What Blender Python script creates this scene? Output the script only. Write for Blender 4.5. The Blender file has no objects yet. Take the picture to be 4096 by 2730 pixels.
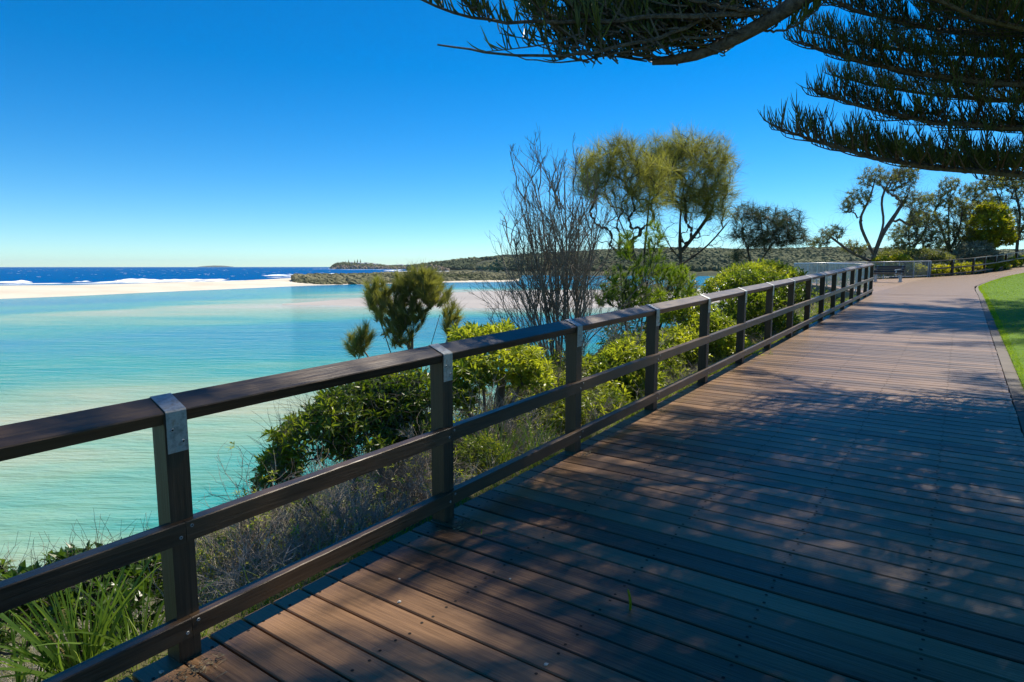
import bpy, math, random
import numpy as np
from mathutils import Vector, Matrix
# ------------------------------------------------------------------ camera, sky, sun, exposure
SC = bpy.context.scene
COL = SC.collection
F = 2508.05                       # focal length in photo pixels (photo 4096 wide)
PITCH = math.atan(298.0 / F)
CP, SP = math.cos(PITCH), math.sin(PITCH)
HC = 1.638                        # eye height above the deck
AZ = 0.617571                     # heading of the boardwalk (from +Y towards +X)
SL = 0.0261787                    # the boardwalk climbs
WZ = -7.0                         # water level
SUN_AZ, SUN_EL = math.radians(43.0), math.radians(54.0)

cam = bpy.data.cameras.new('camera')
cam.sensor_width = 36.0
cam.lens = F / 4096 * 36.0
cam.clip_start = 0.05
cam.clip_end = 60000
cam_o = bpy.data.objects.new('camera', cam)
COL.objects.link(cam_o)
cam_o.location = (0, 0, HC)
cam_o.rotation_euler = (math.pi / 2 - PITCH, 0, 0)
SC.camera = cam_o

w = bpy.data.worlds.new('World')
SC.world = w
w.use_nodes = True
nt = w.node_tree
nt.nodes.clear()
sky = nt.nodes.new('ShaderNodeTexSky')
sky.sky_type = 'NISHITA'
sky.sun_disc = False
sky.sun_elevation = SUN_EL
sky.sun_rotation = SUN_AZ
sky.altitude = 1800
sky.air_density = 1.0
sky.dust_density = 0.0
sky.ozone_density = 6.0
hs = nt.nodes.new('ShaderNodeHueSaturation')
hs.inputs['Saturation'].default_value = 1.36
hs.inputs['Value'].default_value = 1.0
bg = nt.nodes.new('ShaderNodeBackground')
bg.inputs['Strength'].default_value = 0.108
wo = nt.nodes.new('ShaderNodeOutputWorld')
nt.links.new(sky.outputs[0], hs.inputs['Color'])
tint = nt.nodes.new('ShaderNodeMix')             # the photograph's cool grade, the same over the whole sky
tint.data_type = 'RGBA'
tint.blend_type = 'MULTIPLY'
tint.inputs[0].default_value = 1.0
tint.inputs[7].default_value = (0.86, 1.07, 1.05, 1)
nt.links.new(hs.outputs[0], tint.inputs[6])
nt.links.new(tint.outputs[2], bg.inputs[0])
nt.links.new(bg.outputs[0], wo.inputs[0])

sun = bpy.data.lights.new('sun', 'SUN')
sun.energy = 5.0
sun.angle = math.radians(0.53)
sun.color = (1.0, 0.91, 0.76)
sun_o = bpy.data.objects.new('sun', sun)
COL.objects.link(sun_o)
sdir = Vector((math.sin(SUN_AZ) * math.cos(SUN_EL), math.cos(SUN_AZ) * math.cos(SUN_EL), math.sin(SUN_EL)))
sun_o.rotation_euler = sdir.to_track_quat('Z', 'Y').to_euler()
sun_o.location = sdir * 60

SC.view_settings.view_transform = 'Standard'
SC.view_settings.look = 'None'
SC.view_settings.exposure = 0.42
SC.view_settings.gamma = 1.0
SC.view_settings.use_curve_mapping = False
SC.cycles.max_bounces = 8
SC.cycles.transparent_max_bounces = 8
SC.cycles.use_denoising = True
SC.cycles.volume_bounces = 0

# ------------------------------------------------------------------ geometry helpers
rng = np.random.default_rng(7)
DV = np.array([math.sin(AZ), math.cos(AZ)])     # along the boardwalk
NV = np.array([math.cos(AZ), -math.sin(AZ)])    # across it, away from the water

def A(*v): return np.array(v, dtype=float)

def ray(X, Y):
    a = (X - 2048) / F
    b = (1365 - Y) / F
    return A(a, CP + b * SP, b * CP - SP)

def at(X, Y, fw):
    r = ray(X, Y)
    return r * (fw / r[1]) + A(0, 0, HC)

def onz(X, Y, z):
    r = ray(X, Y)
    return r * ((z - HC) / r[2]) + A(0, 0, HC)

def tn(t, n, h=0.0):
    p = DV * t + NV * n
    return A(p[0], p[1], SL * t + h)

def norm(v):
    return v / np.maximum(np.linalg.norm(v, axis=-1, keepdims=True), 1e-9)

class G:
    """collects vertices and faces of one mesh"""
    def __init__(self):
        self.V, self.Fs, self.var, self.mi, self.n = [], [], [], [], 0
    def add(self, V, Fc, var=0.5, mi=0):
        V = np.asarray(V, dtype=float).reshape(-1, 3)
        if len(V) == 0:
            return
        Fc = np.asarray(Fc, dtype=np.int64)
        self.V.append(V)
        self.Fs.append(Fc + self.n)
        self.mi.append(np.full(len(Fc), mi))
        v = np.asarray(var, dtype=float)
        self.var.append(np.full(len(V), float(v)) if v.ndim == 0 else v.reshape(-1))
        self.n += len(V)
    def mesh(self, name, mats, smooth=False):
        m = bpy.data.meshes.new(name)
        V = np.concatenate(self.V)
        m.vertices.add(len(V))
        m.vertices.foreach_set('co', V.astype(np.float32).ravel())
        loops = np.concatenate([f.ravel() for f in self.Fs])
        tot = np.concatenate([np.full(len(f), f.shape[1]) for f in self.Fs])
        start = np.concatenate([[0], np.cumsum(tot)[:-1]])
        m.loops.add(len(loops))
        m.loops.foreach_set('vertex_index', loops.astype(np.int32))
        m.polygons.add(len(tot))
        m.polygons.foreach_set('loop_start', start.astype(np.int32))
        m.polygons.foreach_set('loop_total', tot.astype(np.int32))
        m.polygons.foreach_set('material_index', np.concatenate(self.mi).astype(np.int32))
        m.polygons.foreach_set('use_smooth', np.full(len(tot), bool(smooth)))
        a = m.attributes.new('var', 'FLOAT', 'POINT')
        a.data.foreach_set('value', np.concatenate(self.var).astype(np.float32))
        for k in (mats if isinstance(mats, (list, tuple)) else [mats]):
            m.materials.append(k)
        m.update(calc_edges=True)
        return m
    def build(self, name, mats, parent=None, smooth=False):
        return link(name, self.mesh(name, mats, smooth), parent)

def link(name, data, parent=None, loc=None):
    o = bpy.data.objects.new(name, data)
    COL.objects.link(o)
    if parent is not None:
        o.parent = parent
    if loc is not None:
        o.location = loc
    return o

def thing(name, label, cat, loc=(0, 0, 0), group=None, rz=0.0):
    o = bpy.data.objects.new(name, None)
    COL.objects.link(o)
    o.location = loc
    o.rotation_euler = (0, 0, rz)
    o.empty_display_size = 0.2
    return tag(o, label, cat, group)

def tag(o, label=None, cat=None, group=None, kind=None):
    if label: o['label'] = label
    if cat: o['category'] = cat
    if group: o['group'] = group
    if kind: o['kind'] = kind
    return o

def tubes(g, P, R, s=4, var=0.5):
    P = np.asarray(P, dtype=float)
    if P.ndim == 2: P = P[None]
    N, K, _ = P.shape
    R = np.broadcast_to(np.asarray(R, dtype=float), (N, K))
    T = np.empty_like(P)
    T[:, 1:-1] = P[:, 2:] - P[:, :-2]
    T[:, 0] = P[:, 1] - P[:, 0]
    T[:, -1] = P[:, -1] - P[:, -2]
    T = norm(T)
    m = norm(P[:, -1] - P[:, 0])
    ref = np.where(np.abs(m[:, 2:3]) < 0.8, A(0, 0, 1)[None], A(1, 0, 0)[None])
    B = norm(np.cross(T, ref[:, None, :]))
    C = np.cross(T, B)
    ph = np.arange(s) * 2 * math.pi / s
    V = P[:, :, None, :] + R[:, :, None, None] * (B[:, :, None, :] * np.cos(ph)[None, None, :, None] + C[:, :, None, :] * np.sin(ph)[None, None, :, None])
    i = np.arange(N)[:, None, None] * K * s
    k = np.arange(K - 1)[None, :, None] * s
    a = np.arange(s)[None, None, :]
    b = (a + 1) % s
    Fc = np.stack([i + k + a, i + k + b, i + k + s + b, i + k + s + a], axis=-1).reshape(-1, 4)
    vv = np.asarray(var, dtype=float)
    if vv.ndim == 1:
        vv = np.repeat(vv, K * s)
    g.add(V, Fc, vv)
    if s > 3 and N < 60:
        for q in range(N):
            for kk in (0, K - 1):
                idx = np.arange(s) + (q * K + kk) * s
                g.Fs.append((idx if kk else idx[::-1])[None, :] + g.n - N * K * s)
                g.mi.append(np.zeros(1))

def box(g, lo, hi, M=None, var=0.5, mi=0, bev=0.0):
    """axis-aligned box (optionally chamfered along its top edges) in local coords, M: 3x4 rows origin,x,y,z"""
    x0, y0, z0 = lo
    x1, y1, z1 = hi
    if bev:
        b = bev
        V = A([x0, y0, z0], [x1, y0, z0], [x1, y1, z0], [x0, y1, z0], [x0, y0, z1 - b], [x1, y0, z1 - b], [x1, y1, z1 - b], [x0, y1, z1 - b],
              [x0 + b, y0 + b, z1], [x1 - b, y0 + b, z1], [x1 - b, y1 - b, z1], [x0 + b, y1 - b, z1])
        Fc = [[0, 3, 2, 1], [0, 1, 5, 4], [1, 2, 6, 5], [2, 3, 7, 6], [3, 0, 4, 7], [4, 5, 9, 8], [5, 6, 10, 9], [6, 7, 11, 10], [7, 4, 8, 11], [8, 9, 10, 11]]
    else:
        V = A([x0, y0, z0], [x1, y0, z0], [x1, y1, z0], [x0, y1, z0], [x0, y0, z1], [x1, y0, z1], [x1, y1, z1], [x0, y1, z1])
        Fc = [[0, 3, 2, 1], [0, 1, 5, 4], [1, 2, 6, 5], [2, 3, 7, 6], [3, 0, 4, 7], [4, 5, 6, 7]]
    if M is not None:
        V = M[0] + V[:, :1] * M[1] + V[:, 1:2] * M[2] + V[:, 2:] * M[3]
    g.add(V, Fc, var, mi)

def bar(g, a, b, w, h, up=(0, 0, 1), var=0.5):
    """rectangular bar from a to b, w across, h tall (centred)"""
    a, b = np.asarray(a, float), np.asarray(b, float)
    d = b - a
    L = np.linalg.norm(d)
    d = d / L
    s = norm(np.cross(d, np.asarray(up, float)))
    u = np.cross(s, d)
    box(g, (0, -w / 2, -h / 2), (L, w / 2, h / 2), (a, d, s, u), var)

def leaves(g, pos, dr, nrm, L, W, var, fold=0.25, droop=0.15):
    N = len(pos)
    if N == 0: return
    L = np.broadcast_to(L, (N,))[:, None]
    W = np.broadcast_to(W, (N,))[:, None]
    d = norm(dr)
    s = norm(np.cross(d, nrm))
    u = np.cross(s, d)
    mid = pos + d * L * 0.52
    V = np.stack([pos, mid + s * W / 2 + u * W * fold, mid, mid - s * W / 2 + u * W * fold, pos + d * L - u * L * droop], axis=1)
    i = np.arange(N)[:, None] * 5
    Fc = np.concatenate([i + A(0, 2, 1).astype(int), i + A(0, 3, 2).astype(int), i + A(1, 2, 4).astype(int), i + A(2, 3, 4).astype(int)])
    g.add(V, Fc, np.repeat(np.broadcast_to(var, (N,)), 5))

def blades(g, pos, dr, L, W, var, bend=0.3, K=3, bdir=(0, 0, -1), side=None):
    """thin tapering ribbons, bending towards bdir"""
    N = len(pos)
    if N == 0: return
    L = np.broadcast_to(L, (N,))
    W = np.broadcast_to(W, (N,))
    d = norm(dr)
    bd = np.asarray(bdir, float)
    if side is None:
        side = rng.normal(size=(N, 3))
    s = norm(np.cross(d, side))
    bend = np.broadcast_to(bend, (N,))
    P = []
    for k in range(K + 1):
        u = k / K
        p = pos + d * (L * u)[:, None] + bd * (bend * L * u * u)[:, None]
        wd = W * (1 - 0.75 * u) / 2
        if k < K:
            P += [p + s * wd[:, None], p - s * wd[:, None]]
        else:
            P += [p]
    V = np.stack(P, axis=1)
    n = 2 * K + 1
    i = np.arange(N)[:, None] * n
    for k in range(K - 1):
        g_f = i + A(2 * k, 2 * k + 1, 2 * k + 3, 2 * k + 2).astype(int)
        if k == 0:
            g.add(V, g_f, np.repeat(np.broadcast_to(var, (N,)), n))
            base = g.n - N * n
        else:
            g.Fs.append(g_f + base); g.mi.append(np.zeros(N))
    f3 = i + A(2 * K - 2, 2 * K - 1, 2 * K).astype(int)
    if K == 1:
        g.add(V, f3, np.repeat(np.broadcast_to(var, (N,)), n))
    else:
        g.Fs.append(f3 + base); g.mi.append(np.zeros(N))

def grow(r, st, dr, ln, K, wander, trop=(0, 0, 1), tw=0.0):
    N = len(st)
    P = np.empty((N, K, 3))
    P[:, 0] = st
    d = norm(np.asarray(dr, float))
    ln = np.broadcast_to(ln, (N,))
    step = (ln / (K - 1))[:, None]
    for k in range(1, K):
        d = norm(d + r.normal(0, wander, (N, 3)) + tw * np.asarray(trop, float))
        P[:, k] = P[:, k - 1] + d * step
    return P

def kids(r, P, n, u0, u1, ang, aj=0.15):
    N, K, _ = P.shape
    u = r.uniform(u0, u1, (N, n)) * (K - 1)
    i = np.clip(u.astype(int), 0, K - 2)
    fr = (u - i)[..., None]
    q = np.arange(N)[:, None]
    a, b = P[q, i], P[q, i + 1]
    pos = a + (b - a) * fr
    t = norm(b - a)
    pr = norm(np.cross(t, r.normal(size=t.shape)))
    an = ang + r.normal(0, aj, (N, n, 1))
    d = t * np.cos(an) + pr * np.sin(an)
    return pos.reshape(-1, 3), d.reshape(-1, 3), np.repeat(np.arange(N), n), (u / (K - 1)).reshape(-1)

def net(r, roots, targets, tip=0.004, ex=0.48, curve=0.35, jit=0.03, back=0.6, K=6):
    """branches growing out of root polylines until every target carries a twig end"""
    pos, par, dr = [], [], []
    for rp in roots:
        rp = np.asarray(rp, float)
        for k in range(len(rp)):
            par.append(len(pos) - 1 if k else -1)
            t = rp[min(k + 1, len(rp) - 1)] - rp[max(k - 1, 0)]
            pos.append(rp[k]); dr.append(norm(t))
    nroot = len(pos)
    base = np.asarray(roots[0][0], float)
    targets = np.asarray(targets, float)
    order = np.argsort(np.linalg.norm(targets - base, axis=1))
    cnt0 = []
    paths = []
    PP = np.array(pos); DD = np.array(dr)
    cap = len(PP) + len(targets) * (K - 1)
    BP = np.empty((cap, 3)); BD = np.empty((cap, 3)); BPar = np.empty(cap, int)
    BP[:nroot] = PP; BD[:nroot] = DD; BPar[:nroot] = par
    n = nroot
    for ti in order:
        T = targets[ti]
        v = T - BP[:n]
        d = np.linalg.norm(v, axis=1) + 1e-6
        al = (v * BD[:n]).sum(1) / d
        cost = d * (1 + back * np.clip(0.5 - al, 0, 2))
        j = int(np.argmin(cost))
        L = d[j]
        c = BP[j] + BD[j] * L * curve
        us = np.linspace(0, 1, K)[1:]
        pts = ((1 - us) ** 2)[:, None] * BP[j] + (2 * us * (1 - us))[:, None] * c + (us ** 2)[:, None] * T
        pts[:-1] += r.normal(0, jit, (K - 2, 3)) * min(1, L)
        idx = []
        pj = j
        pts_full = np.vstack([BP[j], pts])
        for k in range(K - 1):
            BP[n] = pts[k]
            BD[n] = norm(pts_full[min(k + 2, K - 1)] - pts_full[k])
            BPar[n] = pj
            pj = n
            idx.append(n)
            n += 1
        paths.append((ti, j, idx))
    cnt = np.zeros(n)
    for ti, j, idx in paths:
        k = idx[-1]
        while k >= 0:
            cnt[k] += 1
            k = BPar[k]
    rad = tip * np.maximum(cnt, 0.6) ** ex
    TP = np.array([np.vstack([BP[j], BP[idx]]) for ti, j, idx in paths])
    TR = np.array([np.concatenate([[min(rad[j], rad[idx[0]] * 1.3)], rad[idx]]) for ti, j, idx in paths])
    TR[:, -1] = tip * 0.7
    dirs = np.array([BD[idx[-1]] for _, _, idx in paths])
    tid = np.array([p[0] for p in paths])
    o = np.argsort(tid)
    rr = []
    k0 = 0
    for rp in roots:
        rr.append(rad[k0:k0 + len(rp)])
        k0 += len(rp)
    return TP[o], TR[o], dirs[o], rr

def resample(P, K):
    P = np.asarray(P, float)
    s = np.concatenate([[0], np.cumsum(np.linalg.norm(np.diff(P, axis=0), axis=1))])
    # smooth (catmull-like) resampling by cubic interpolation on a dense linear curve
    u = np.linspace(0, s[-1], K)
    Q = np.stack([np.interp(u, s, P[:, k]) for k in range(3)], axis=1)
    for _ in range(2):
        Q[1:-1] = (Q[:-2] + 2 * Q[1:-1] + Q[2:]) / 4
    return Q

def vnoise(x, y, seed=0):
    """cheap smooth value noise"""
    def h(i, j):
        v = np.sin(i * 127.1 + j * 311.7 + seed * 74.7) * 43758.5453
        return v - np.floor(v)
    i, j = np.floor(x), np.floor(y)
    fx, fy = x - i, y - j
    fx = fx * fx * (3 - 2 * fx); fy = fy * fy * (3 - 2 * fy)
    return (h(i, j) * (1 - fx) + h(i + 1, j) * fx) * (1 - fy) + (h(i, j + 1) * (1 - fx) + h(i + 1, j + 1) * fx) * fy

def fbm(x, y, seed=0, o=4):
    s, a = 0, 0.5
    for k in range(o):
        s = s + a * vnoise(x * 2 ** k, y * 2 ** k, seed + k)
        a /= 2
    return s

# ------------------------------------------------------------------ materials
def mat(name):
    m = bpy.data.materials.new(name)
    m.use_nodes = True
    t = m.node_tree
    t.nodes.clear()
    o = t.nodes.new('ShaderNodeOutputMaterial')
    return m, t, o

def N_(t, typ, **kw):
    n = t.nodes.new(typ)
    for k, v in kw.items():
        if k.startswith('i_'):
            n.inputs[k[2:].replace('_', ' ')].default_value = v
        else:
            setattr(n, k, v)
    return n

def ramp(t, fac, stops):
    n = t.nodes.new('ShaderNodeValToRGB')
    e = n.color_ramp.elements
    while len(e) < len(stops):
        e.new(0.5)
    for k, (p, c) in enumerate(stops):
        e[k].position = p
        e[k].color = (*c, 1) if len(c) == 3 else c
    t.links.new(fac, n.inputs[0])
    return n

def leaf_mat(name, c1, c2, trans=0.4, rough=0.42, spec=0.35, tc=(1.25, 1.2, 0.5)):
    m, t, o = mat(name)
    at_ = N_(t, 'ShaderNodeAttribute', attribute_name='var')
    cr = ramp(t, at_.outputs['Fac'], [(0.0, c1), (1.0, c2)])
    p = N_(t, 'ShaderNodeBsdfPrincipled')
    p.inputs['Roughness'].default_value = rough
    p.inputs['Specular IOR Level'].default_value = spec
    t.links.new(cr.outputs[0], p.inputs['Base Color'])
    tr = N_(t, 'ShaderNodeBsdfTranslucent')
    mu = N_(t, 'ShaderNodeMix', data_type='RGBA', blend_type='MULTIPLY')
    mu.inputs[0].default_value = 1.0
    t.links.new(cr.outputs[0], mu.inputs[6])
    mu.inputs[7].default_value = (tc[0] * 1.5, tc[1] * 1.5, tc[2] * 1.5, 1)
    t.links.new(mu.outputs[2], tr.inputs[0])
    mx = N_(t, 'ShaderNodeMixShader')
    mx.inputs[0].default_value = trans
    t.links.new(p.outputs[0], mx.inputs[1])
    t.links.new(tr.outputs[0], mx.inputs[2])
    t.links.new(mx.outputs[0], o.inputs[0])
    return m

def wood_mat(name, c1, c2, rough=0.4, scale=(1.2, 30, 30), bump=0.15, spec=0.5, gen='Object', vary=0.35):
    """grain runs along local x"""
    m, t, o = mat(name)
    tc = N_(t, 'ShaderNodeTexCoord')
    oi = N_(t, 'ShaderNodeObjectInfo')
    ad = N_(t, 'ShaderNodeVectorMath', operation='ADD')
    sc = N_(t, 'ShaderNodeVectorMath', operation='SCALE')
    sc.inputs[0].default_value = (13.7, 7.3, 3.1)
    t.links.new(oi.outputs['Random'], sc.inputs['Scale'])
    t.links.new(tc.outputs[gen], ad.inputs[0])
    t.links.new(sc.outputs[0], ad.inputs[1])
    mp = N_(t, 'ShaderNodeMapping')
    mp.inputs['Scale'].default_value = scale
    t.links.new(ad.outputs[0], mp.inputs[0])
    n1 = N_(t, 'ShaderNodeTexNoise', i_Scale=2.0, i_Detail=6.0, i_Roughness=0.65)
    t.links.new(mp.outputs[0], n1.inputs[0])
    mp2 = N_(t, 'ShaderNodeMapping')
    mp2.inputs['Scale'].default_value = (scale[0] * 0.8, scale[1] * 0.12, scale[2] * 0.12)
    t.links.new(ad.outputs[0], mp2.inputs[0])
    n2 = N_(t, 'ShaderNodeTexNoise', i_Scale=1.5, i_Detail=3.0)
    t.links.new(mp2.outputs[0], n2.inputs[0])
    mm = N_(t, 'ShaderNodeMath', operation='MULTIPLY_ADD')
    t.links.new(n2.outputs[0], mm.inputs[0])
    mm.inputs[1].default_value = 0.6
    t.links.new(n1.outputs[0], mm.inputs[2])
    m2 = N_(t, 'ShaderNodeMath', operation='MULTIPLY_ADD')
    t.links.new(oi.outputs['Random'], m2.inputs[0])
    m2.inputs[1].default_value = vary
    t.links.new(mm.outputs[0], m2.inputs[2])
    m3 = N_(t, 'ShaderNodeMath', operation='SUBTRACT')
    t.links.new(m2.outputs[0], m3.inputs[0])
    m3.inputs[1].default_value = 0.35 + vary / 2
    cr = ramp(t, m3.outputs[0], [(0.15, c1), (0.8, c2)])
    p = N_(t, 'ShaderNodeBsdfPrincipled')
    p.inputs['Specular IOR Level'].default_value = spec
    t.links.new(cr.outputs[0], p.inputs['Base Color'])
    rr = N_(t, 'ShaderNodeMapRange')
    rr.inputs['From Min'].default_value = 0.3
    rr.inputs['From Max'].default_value = 0.75
    rr.inputs['To Min'].default_value = rough - 0.1
    rr.inputs['To Max'].default_value = rough + 0.12
    t.links.new(n1.outputs[0], rr.inputs[0])
    t.links.new(rr.outputs[0], p.inputs['Roughness'])
    bp = N_(t, 'ShaderNodeBump', i_Strength=bump, i_Distance=0.01)
    t.links.new(n1.outputs[0], bp.inputs['Height'])
    t.links.new(bp.outputs[0], p.inputs['Normal'])
    t.links.new(p.outputs[0], o.inputs[0])
    return m

def rock_mat(name, stops, scale=3.0, rough=0.9, bump=0.3, spec=0.2, coord='Object', dist=0.02, metal=0.0, stretch=(1, 1, 1)):
    m, t, o = mat(name)
    tc = N_(t, 'ShaderNodeTexCoord')
    mp = N_(t, 'ShaderNodeMapping')
    mp.inputs['Scale'].default_value = stretch
    t.links.new(tc.outputs[coord], mp.inputs[0])
    n1 = N_(t, 'ShaderNodeTexNoise', i_Scale=scale, i_Detail=8.0, i_Roughness=0.62)
    t.links.new(mp.outputs[0], n1.inputs[0])
    cr = ramp(t, n1.outputs[0], stops)
    p = N_(t, 'ShaderNodeBsdfPrincipled')
    p.inputs['Roughness'].default_value = rough
    p.inputs['Specular IOR Level'].default_value = spec
    p.inputs['Metallic'].default_value = metal
    t.links.new(cr.outputs[0], p.inputs['Base Color'])
    bp = N_(t, 'ShaderNodeBump', i_Strength=bump, i_Distance=dist)
    t.links.new(n1.outputs[0], bp.inputs['Height'])
    t.links.new(bp.outputs[0], p.inputs['Normal'])
    t.links.new(p.outputs[0], o.inputs[0])
    return m

M = {}
M['deck'] = wood_mat('deck_timber', (0.058, 0.032, 0.016), (0.275, 0.158, 0.080), rough=0.42, scale=(1.2, 45, 45), bump=0.30, spec=0.32, vary=0.5)
M['rail'] = wood_mat('rail_timber', (0.021, 0.0125, 0.006), (0.115, 0.066, 0.031), rough=0.42, scale=(1.5, 40, 40), bump=0.25, spec=0.5, vary=0.25)
M['post'] = wood_mat('post_timber', (0.018, 0.011, 0.0055), (0.110, 0.062, 0.030), rough=0.5, scale=(40, 40, 1.5), bump=0.25, spec=0.4, vary=0.25)
M['grey_timber'] = wood_mat('weathered_timber', (0.06, 0.05, 0.042), (0.17, 0.14, 0.11), rough=0.7, scale=(2, 20, 20), bump=0.3, spec=0.3)
M['screw'] = rock_mat('screw_hole', [(0.3, (0.006, 0.005, 0.005)), (0.7, (0.03, 0.025, 0.02))], 30, 0.7)
M['steel'] = rock_mat('galvanised_steel', [(0.34, (0.20, 0.22, 0.22)), (0.52, (0.38, 0.40, 0.40)), (0.62, (0.30, 0.28, 0.25)), (0.72, (0.22, 0.13, 0.07))], 22, 0.45, 0.12, 0.5, metal=0.55, dist=0.003)
M['steel_rail'] = rock_mat('steel_rail_metal', [(0.3, (0.32, 0.34, 0.36)), (0.7, (0.5, 0.52, 0.54))], 6, 0.4, 0.05, 0.5, metal=0.6)
M['bark'] = rock_mat('grey_bark', [(0.3, (0.05, 0.042, 0.034)), (0.7, (0.21, 0.185, 0.155))], 9, 0.9, 0.5, stretch=(1, 1, 0.3))
M['dark_bark'] = rock_mat('dark_bark', [(0.3, (0.035, 0.028, 0.02)), (0.7, (0.13, 0.11, 0.085))], 9, 0.9, 0.5, stretch=(1, 1, 0.3))
M['pine_bark'] = rock_mat('pine_bark', [(0.3, (0.045, 0.036, 0.028)), (0.7, (0.19, 0.155, 0.12))], 22, 0.9, 0.9, dist=0.03)
M['twig'] = rock_mat('dry_twig', [(0.3, (0.2, 0.18, 0.15)), (0.7, (0.46, 0.42, 0.36))], 6, 0.85, 0.2)
M['greytwig'] = rock_mat('bare_twig', [(0.3, (0.12, 0.10, 0.078)), (0.7, (0.34, 0.29, 0.235))], 6, 0.85, 0.2)
M['leaf'] = leaf_mat('glossy_leaf', (0.040, 0.085, 0.010), (0.20, 0.26, 0.024), 0.48, 0.32, 0.5)
M['leaf_bright'] = leaf_mat('bright_leaf', (0.08, 0.14, 0.014), (0.36, 0.40, 0.050), 0.5, 0.36, 0.45)
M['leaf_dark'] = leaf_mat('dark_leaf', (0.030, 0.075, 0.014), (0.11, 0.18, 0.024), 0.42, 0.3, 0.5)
M['leaf_banksia'] = leaf_mat('banksia_leaf', (0.065, 0.095, 0.030), (0.27, 0.28, 0.10), 0.38, 0.45, 0.4)
M['leaf_grey'] = leaf_mat('silver_leaf', (0.13, 0.15, 0.09), (0.36, 0.36, 0.26), 0.2, 0.5, 0.4, tc=(1, 1, 0.8))
M['leaf_yellow'] = leaf_mat('yellow_leaf', (0.09, 0.14, 0.008), (0.46, 0.43, 0.016), 0.40, 0.42, 0.35)
M['needle'] = leaf_mat('sheoak_needle', (0.095, 0.115, 0.036), (0.31, 0.32, 0.11), 0.48, 0.5, 0.3)
M['needle_dark'] = leaf_mat('dark_needle', (0.024, 0.046, 0.030), (0.075, 0.105, 0.062), 0.3, 0.5, 0.3)
M['feather'] = leaf_mat('feathery_leaf', (0.07, 0.14, 0.009), (0.28, 0.38, 0.028), 0.42, 0.45, 0.3)
M['pine'] = leaf_mat('pine_needle', (0.050, 0.080, 0.018), (0.21, 0.235, 0.050), 0.40, 0.45, 0.4)
M['grass'] = leaf_mat('grass_blade', (0.09, 0.16, 0.014), (0.32, 0.40, 0.05), 0.40, 0.45, 0.3)
M['lawn_blade'] = leaf_mat('lawn_blade', (0.11, 0.20, 0.008), (0.29, 0.42, 0.020), 0.40, 0.5, 0.25)
M['dry'] = leaf_mat('dry_grass', (0.22, 0.17, 0.07), (0.48, 0.40, 0.20), 0.35, 0.6, 0.2, tc=(1, 1, 0.8))
M['strap'] = leaf_mat('strap_leaf', (0.045, 0.11, 0.018), (0.17, 0.26, 0.05), 0.35, 0.35, 0.5)
M['lawn'] = rock_mat('lawn_soil', [(0.3, (0.06, 0.13, 0.008)), (0.7, (0.14, 0.24, 0.016))], 6, 0.95, 0.3)
M['soil'] = rock_mat('bank_soil', [(0.3, (0.05, 0.05, 0.022)), (0.55, (0.12, 0.11, 0.05)), (0.75, (0.28, 0.24, 0.15))], 1.1, 0.95, 0.6, dist=0.1)
M['sand'] = rock_mat('beach_sand', [(0.3, (0.56, 0.49, 0.38)), (0.7, (0.72, 0.65, 0.53))], 0.05, 0.9, 0.2, dist=0.3)
M['wet_sand'] = rock_mat('wet_sand', [(0.3, (0.40, 0.35, 0.29)), (0.7, (0.50, 0.44, 0.37))], 0.06, 0.5, 0.05, stretch=(1, 1, 1))
M['scrub'] = leaf_mat('coastal_scrub', (0.055, 0.072, 0.024), (0.26, 0.24, 0.14), 0.15, 0.8, 0.1)
M['forest'] = leaf_mat('hazed_forest', (0.065, 0.085, 0.038), (0.22, 0.225, 0.11), 0.15, 0.8, 0.1)  # distance haze is put into these lightened canopy colours
M['hillside'] = rock_mat('hillside', [(0.35, (0.028, 0.038, 0.018)), (0.7, (0.085, 0.09, 0.045))], 0.03, 0.95, 0.4, dist=3.0)
M['cliff'] = rock_mat('cliff_rock', [(0.35, (0.16, 0.12, 0.08)), (0.65, (0.42, 0.33, 0.23))], 0.08, 0.95, 0.5, dist=2.0)
M['paddock'] = rock_mat('paddock_grass', [(0.3, (0.13, 0.17, 0.03)), (0.7, (0.22, 0.26, 0.06))], 0.05, 0.95, 0.1)
M['wall'] = rock_mat('house_wall', [(0.3, (0.55, 0.55, 0.52)), (0.7, (0.72, 0.72, 0.70))], 0.5, 0.8, 0.0)
M['roof_white'] = rock_mat('pale_roof', [(0.3, (0.5, 0.5, 0.5)), (0.7, (0.66, 0.66, 0.66))], 0.5, 0.6, 0.0)
M['roof_grey'] = rock_mat('grey_roof', [(0.3, (0.14, 0.15, 0.17)), (0.7, (0.24, 0.25, 0.27))], 0.5, 0.6, 0.0)
M['glass'] = rock_mat('window_glass', [(0.3, (0.03, 0.04, 0.05)), (0.7, (0.05, 0.06, 0.07))], 0.5, 0.1, 0.0, spec=0.6)
M['foam'] = rock_mat('sea_foam', [(0.25, (0.60, 0.68, 0.72)), (0.5, (0.84, 0.87, 0.88))], 0.15, 0.8, 0.4, dist=0.5)
M['pebble'] = rock_mat('pebble_stone', [(0.3, (0.35, 0.31, 0.26)), (0.7, (0.62, 0.58, 0.5))], 60, 0.8, 0.3)
M['litter'] = leaf_mat('leaf_litter', (0.10, 0.075, 0.045), (0.34, 0.28, 0.18), 0.2, 0.7, 0.2, tc=(1, 1, 0.9))
M['flower'] = leaf_mat('pale_flower', (0.55, 0.50, 0.30), (0.75, 0.72, 0.52), 0.2, 0.7, 0.2, tc=(1, 1, 0.9))

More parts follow.
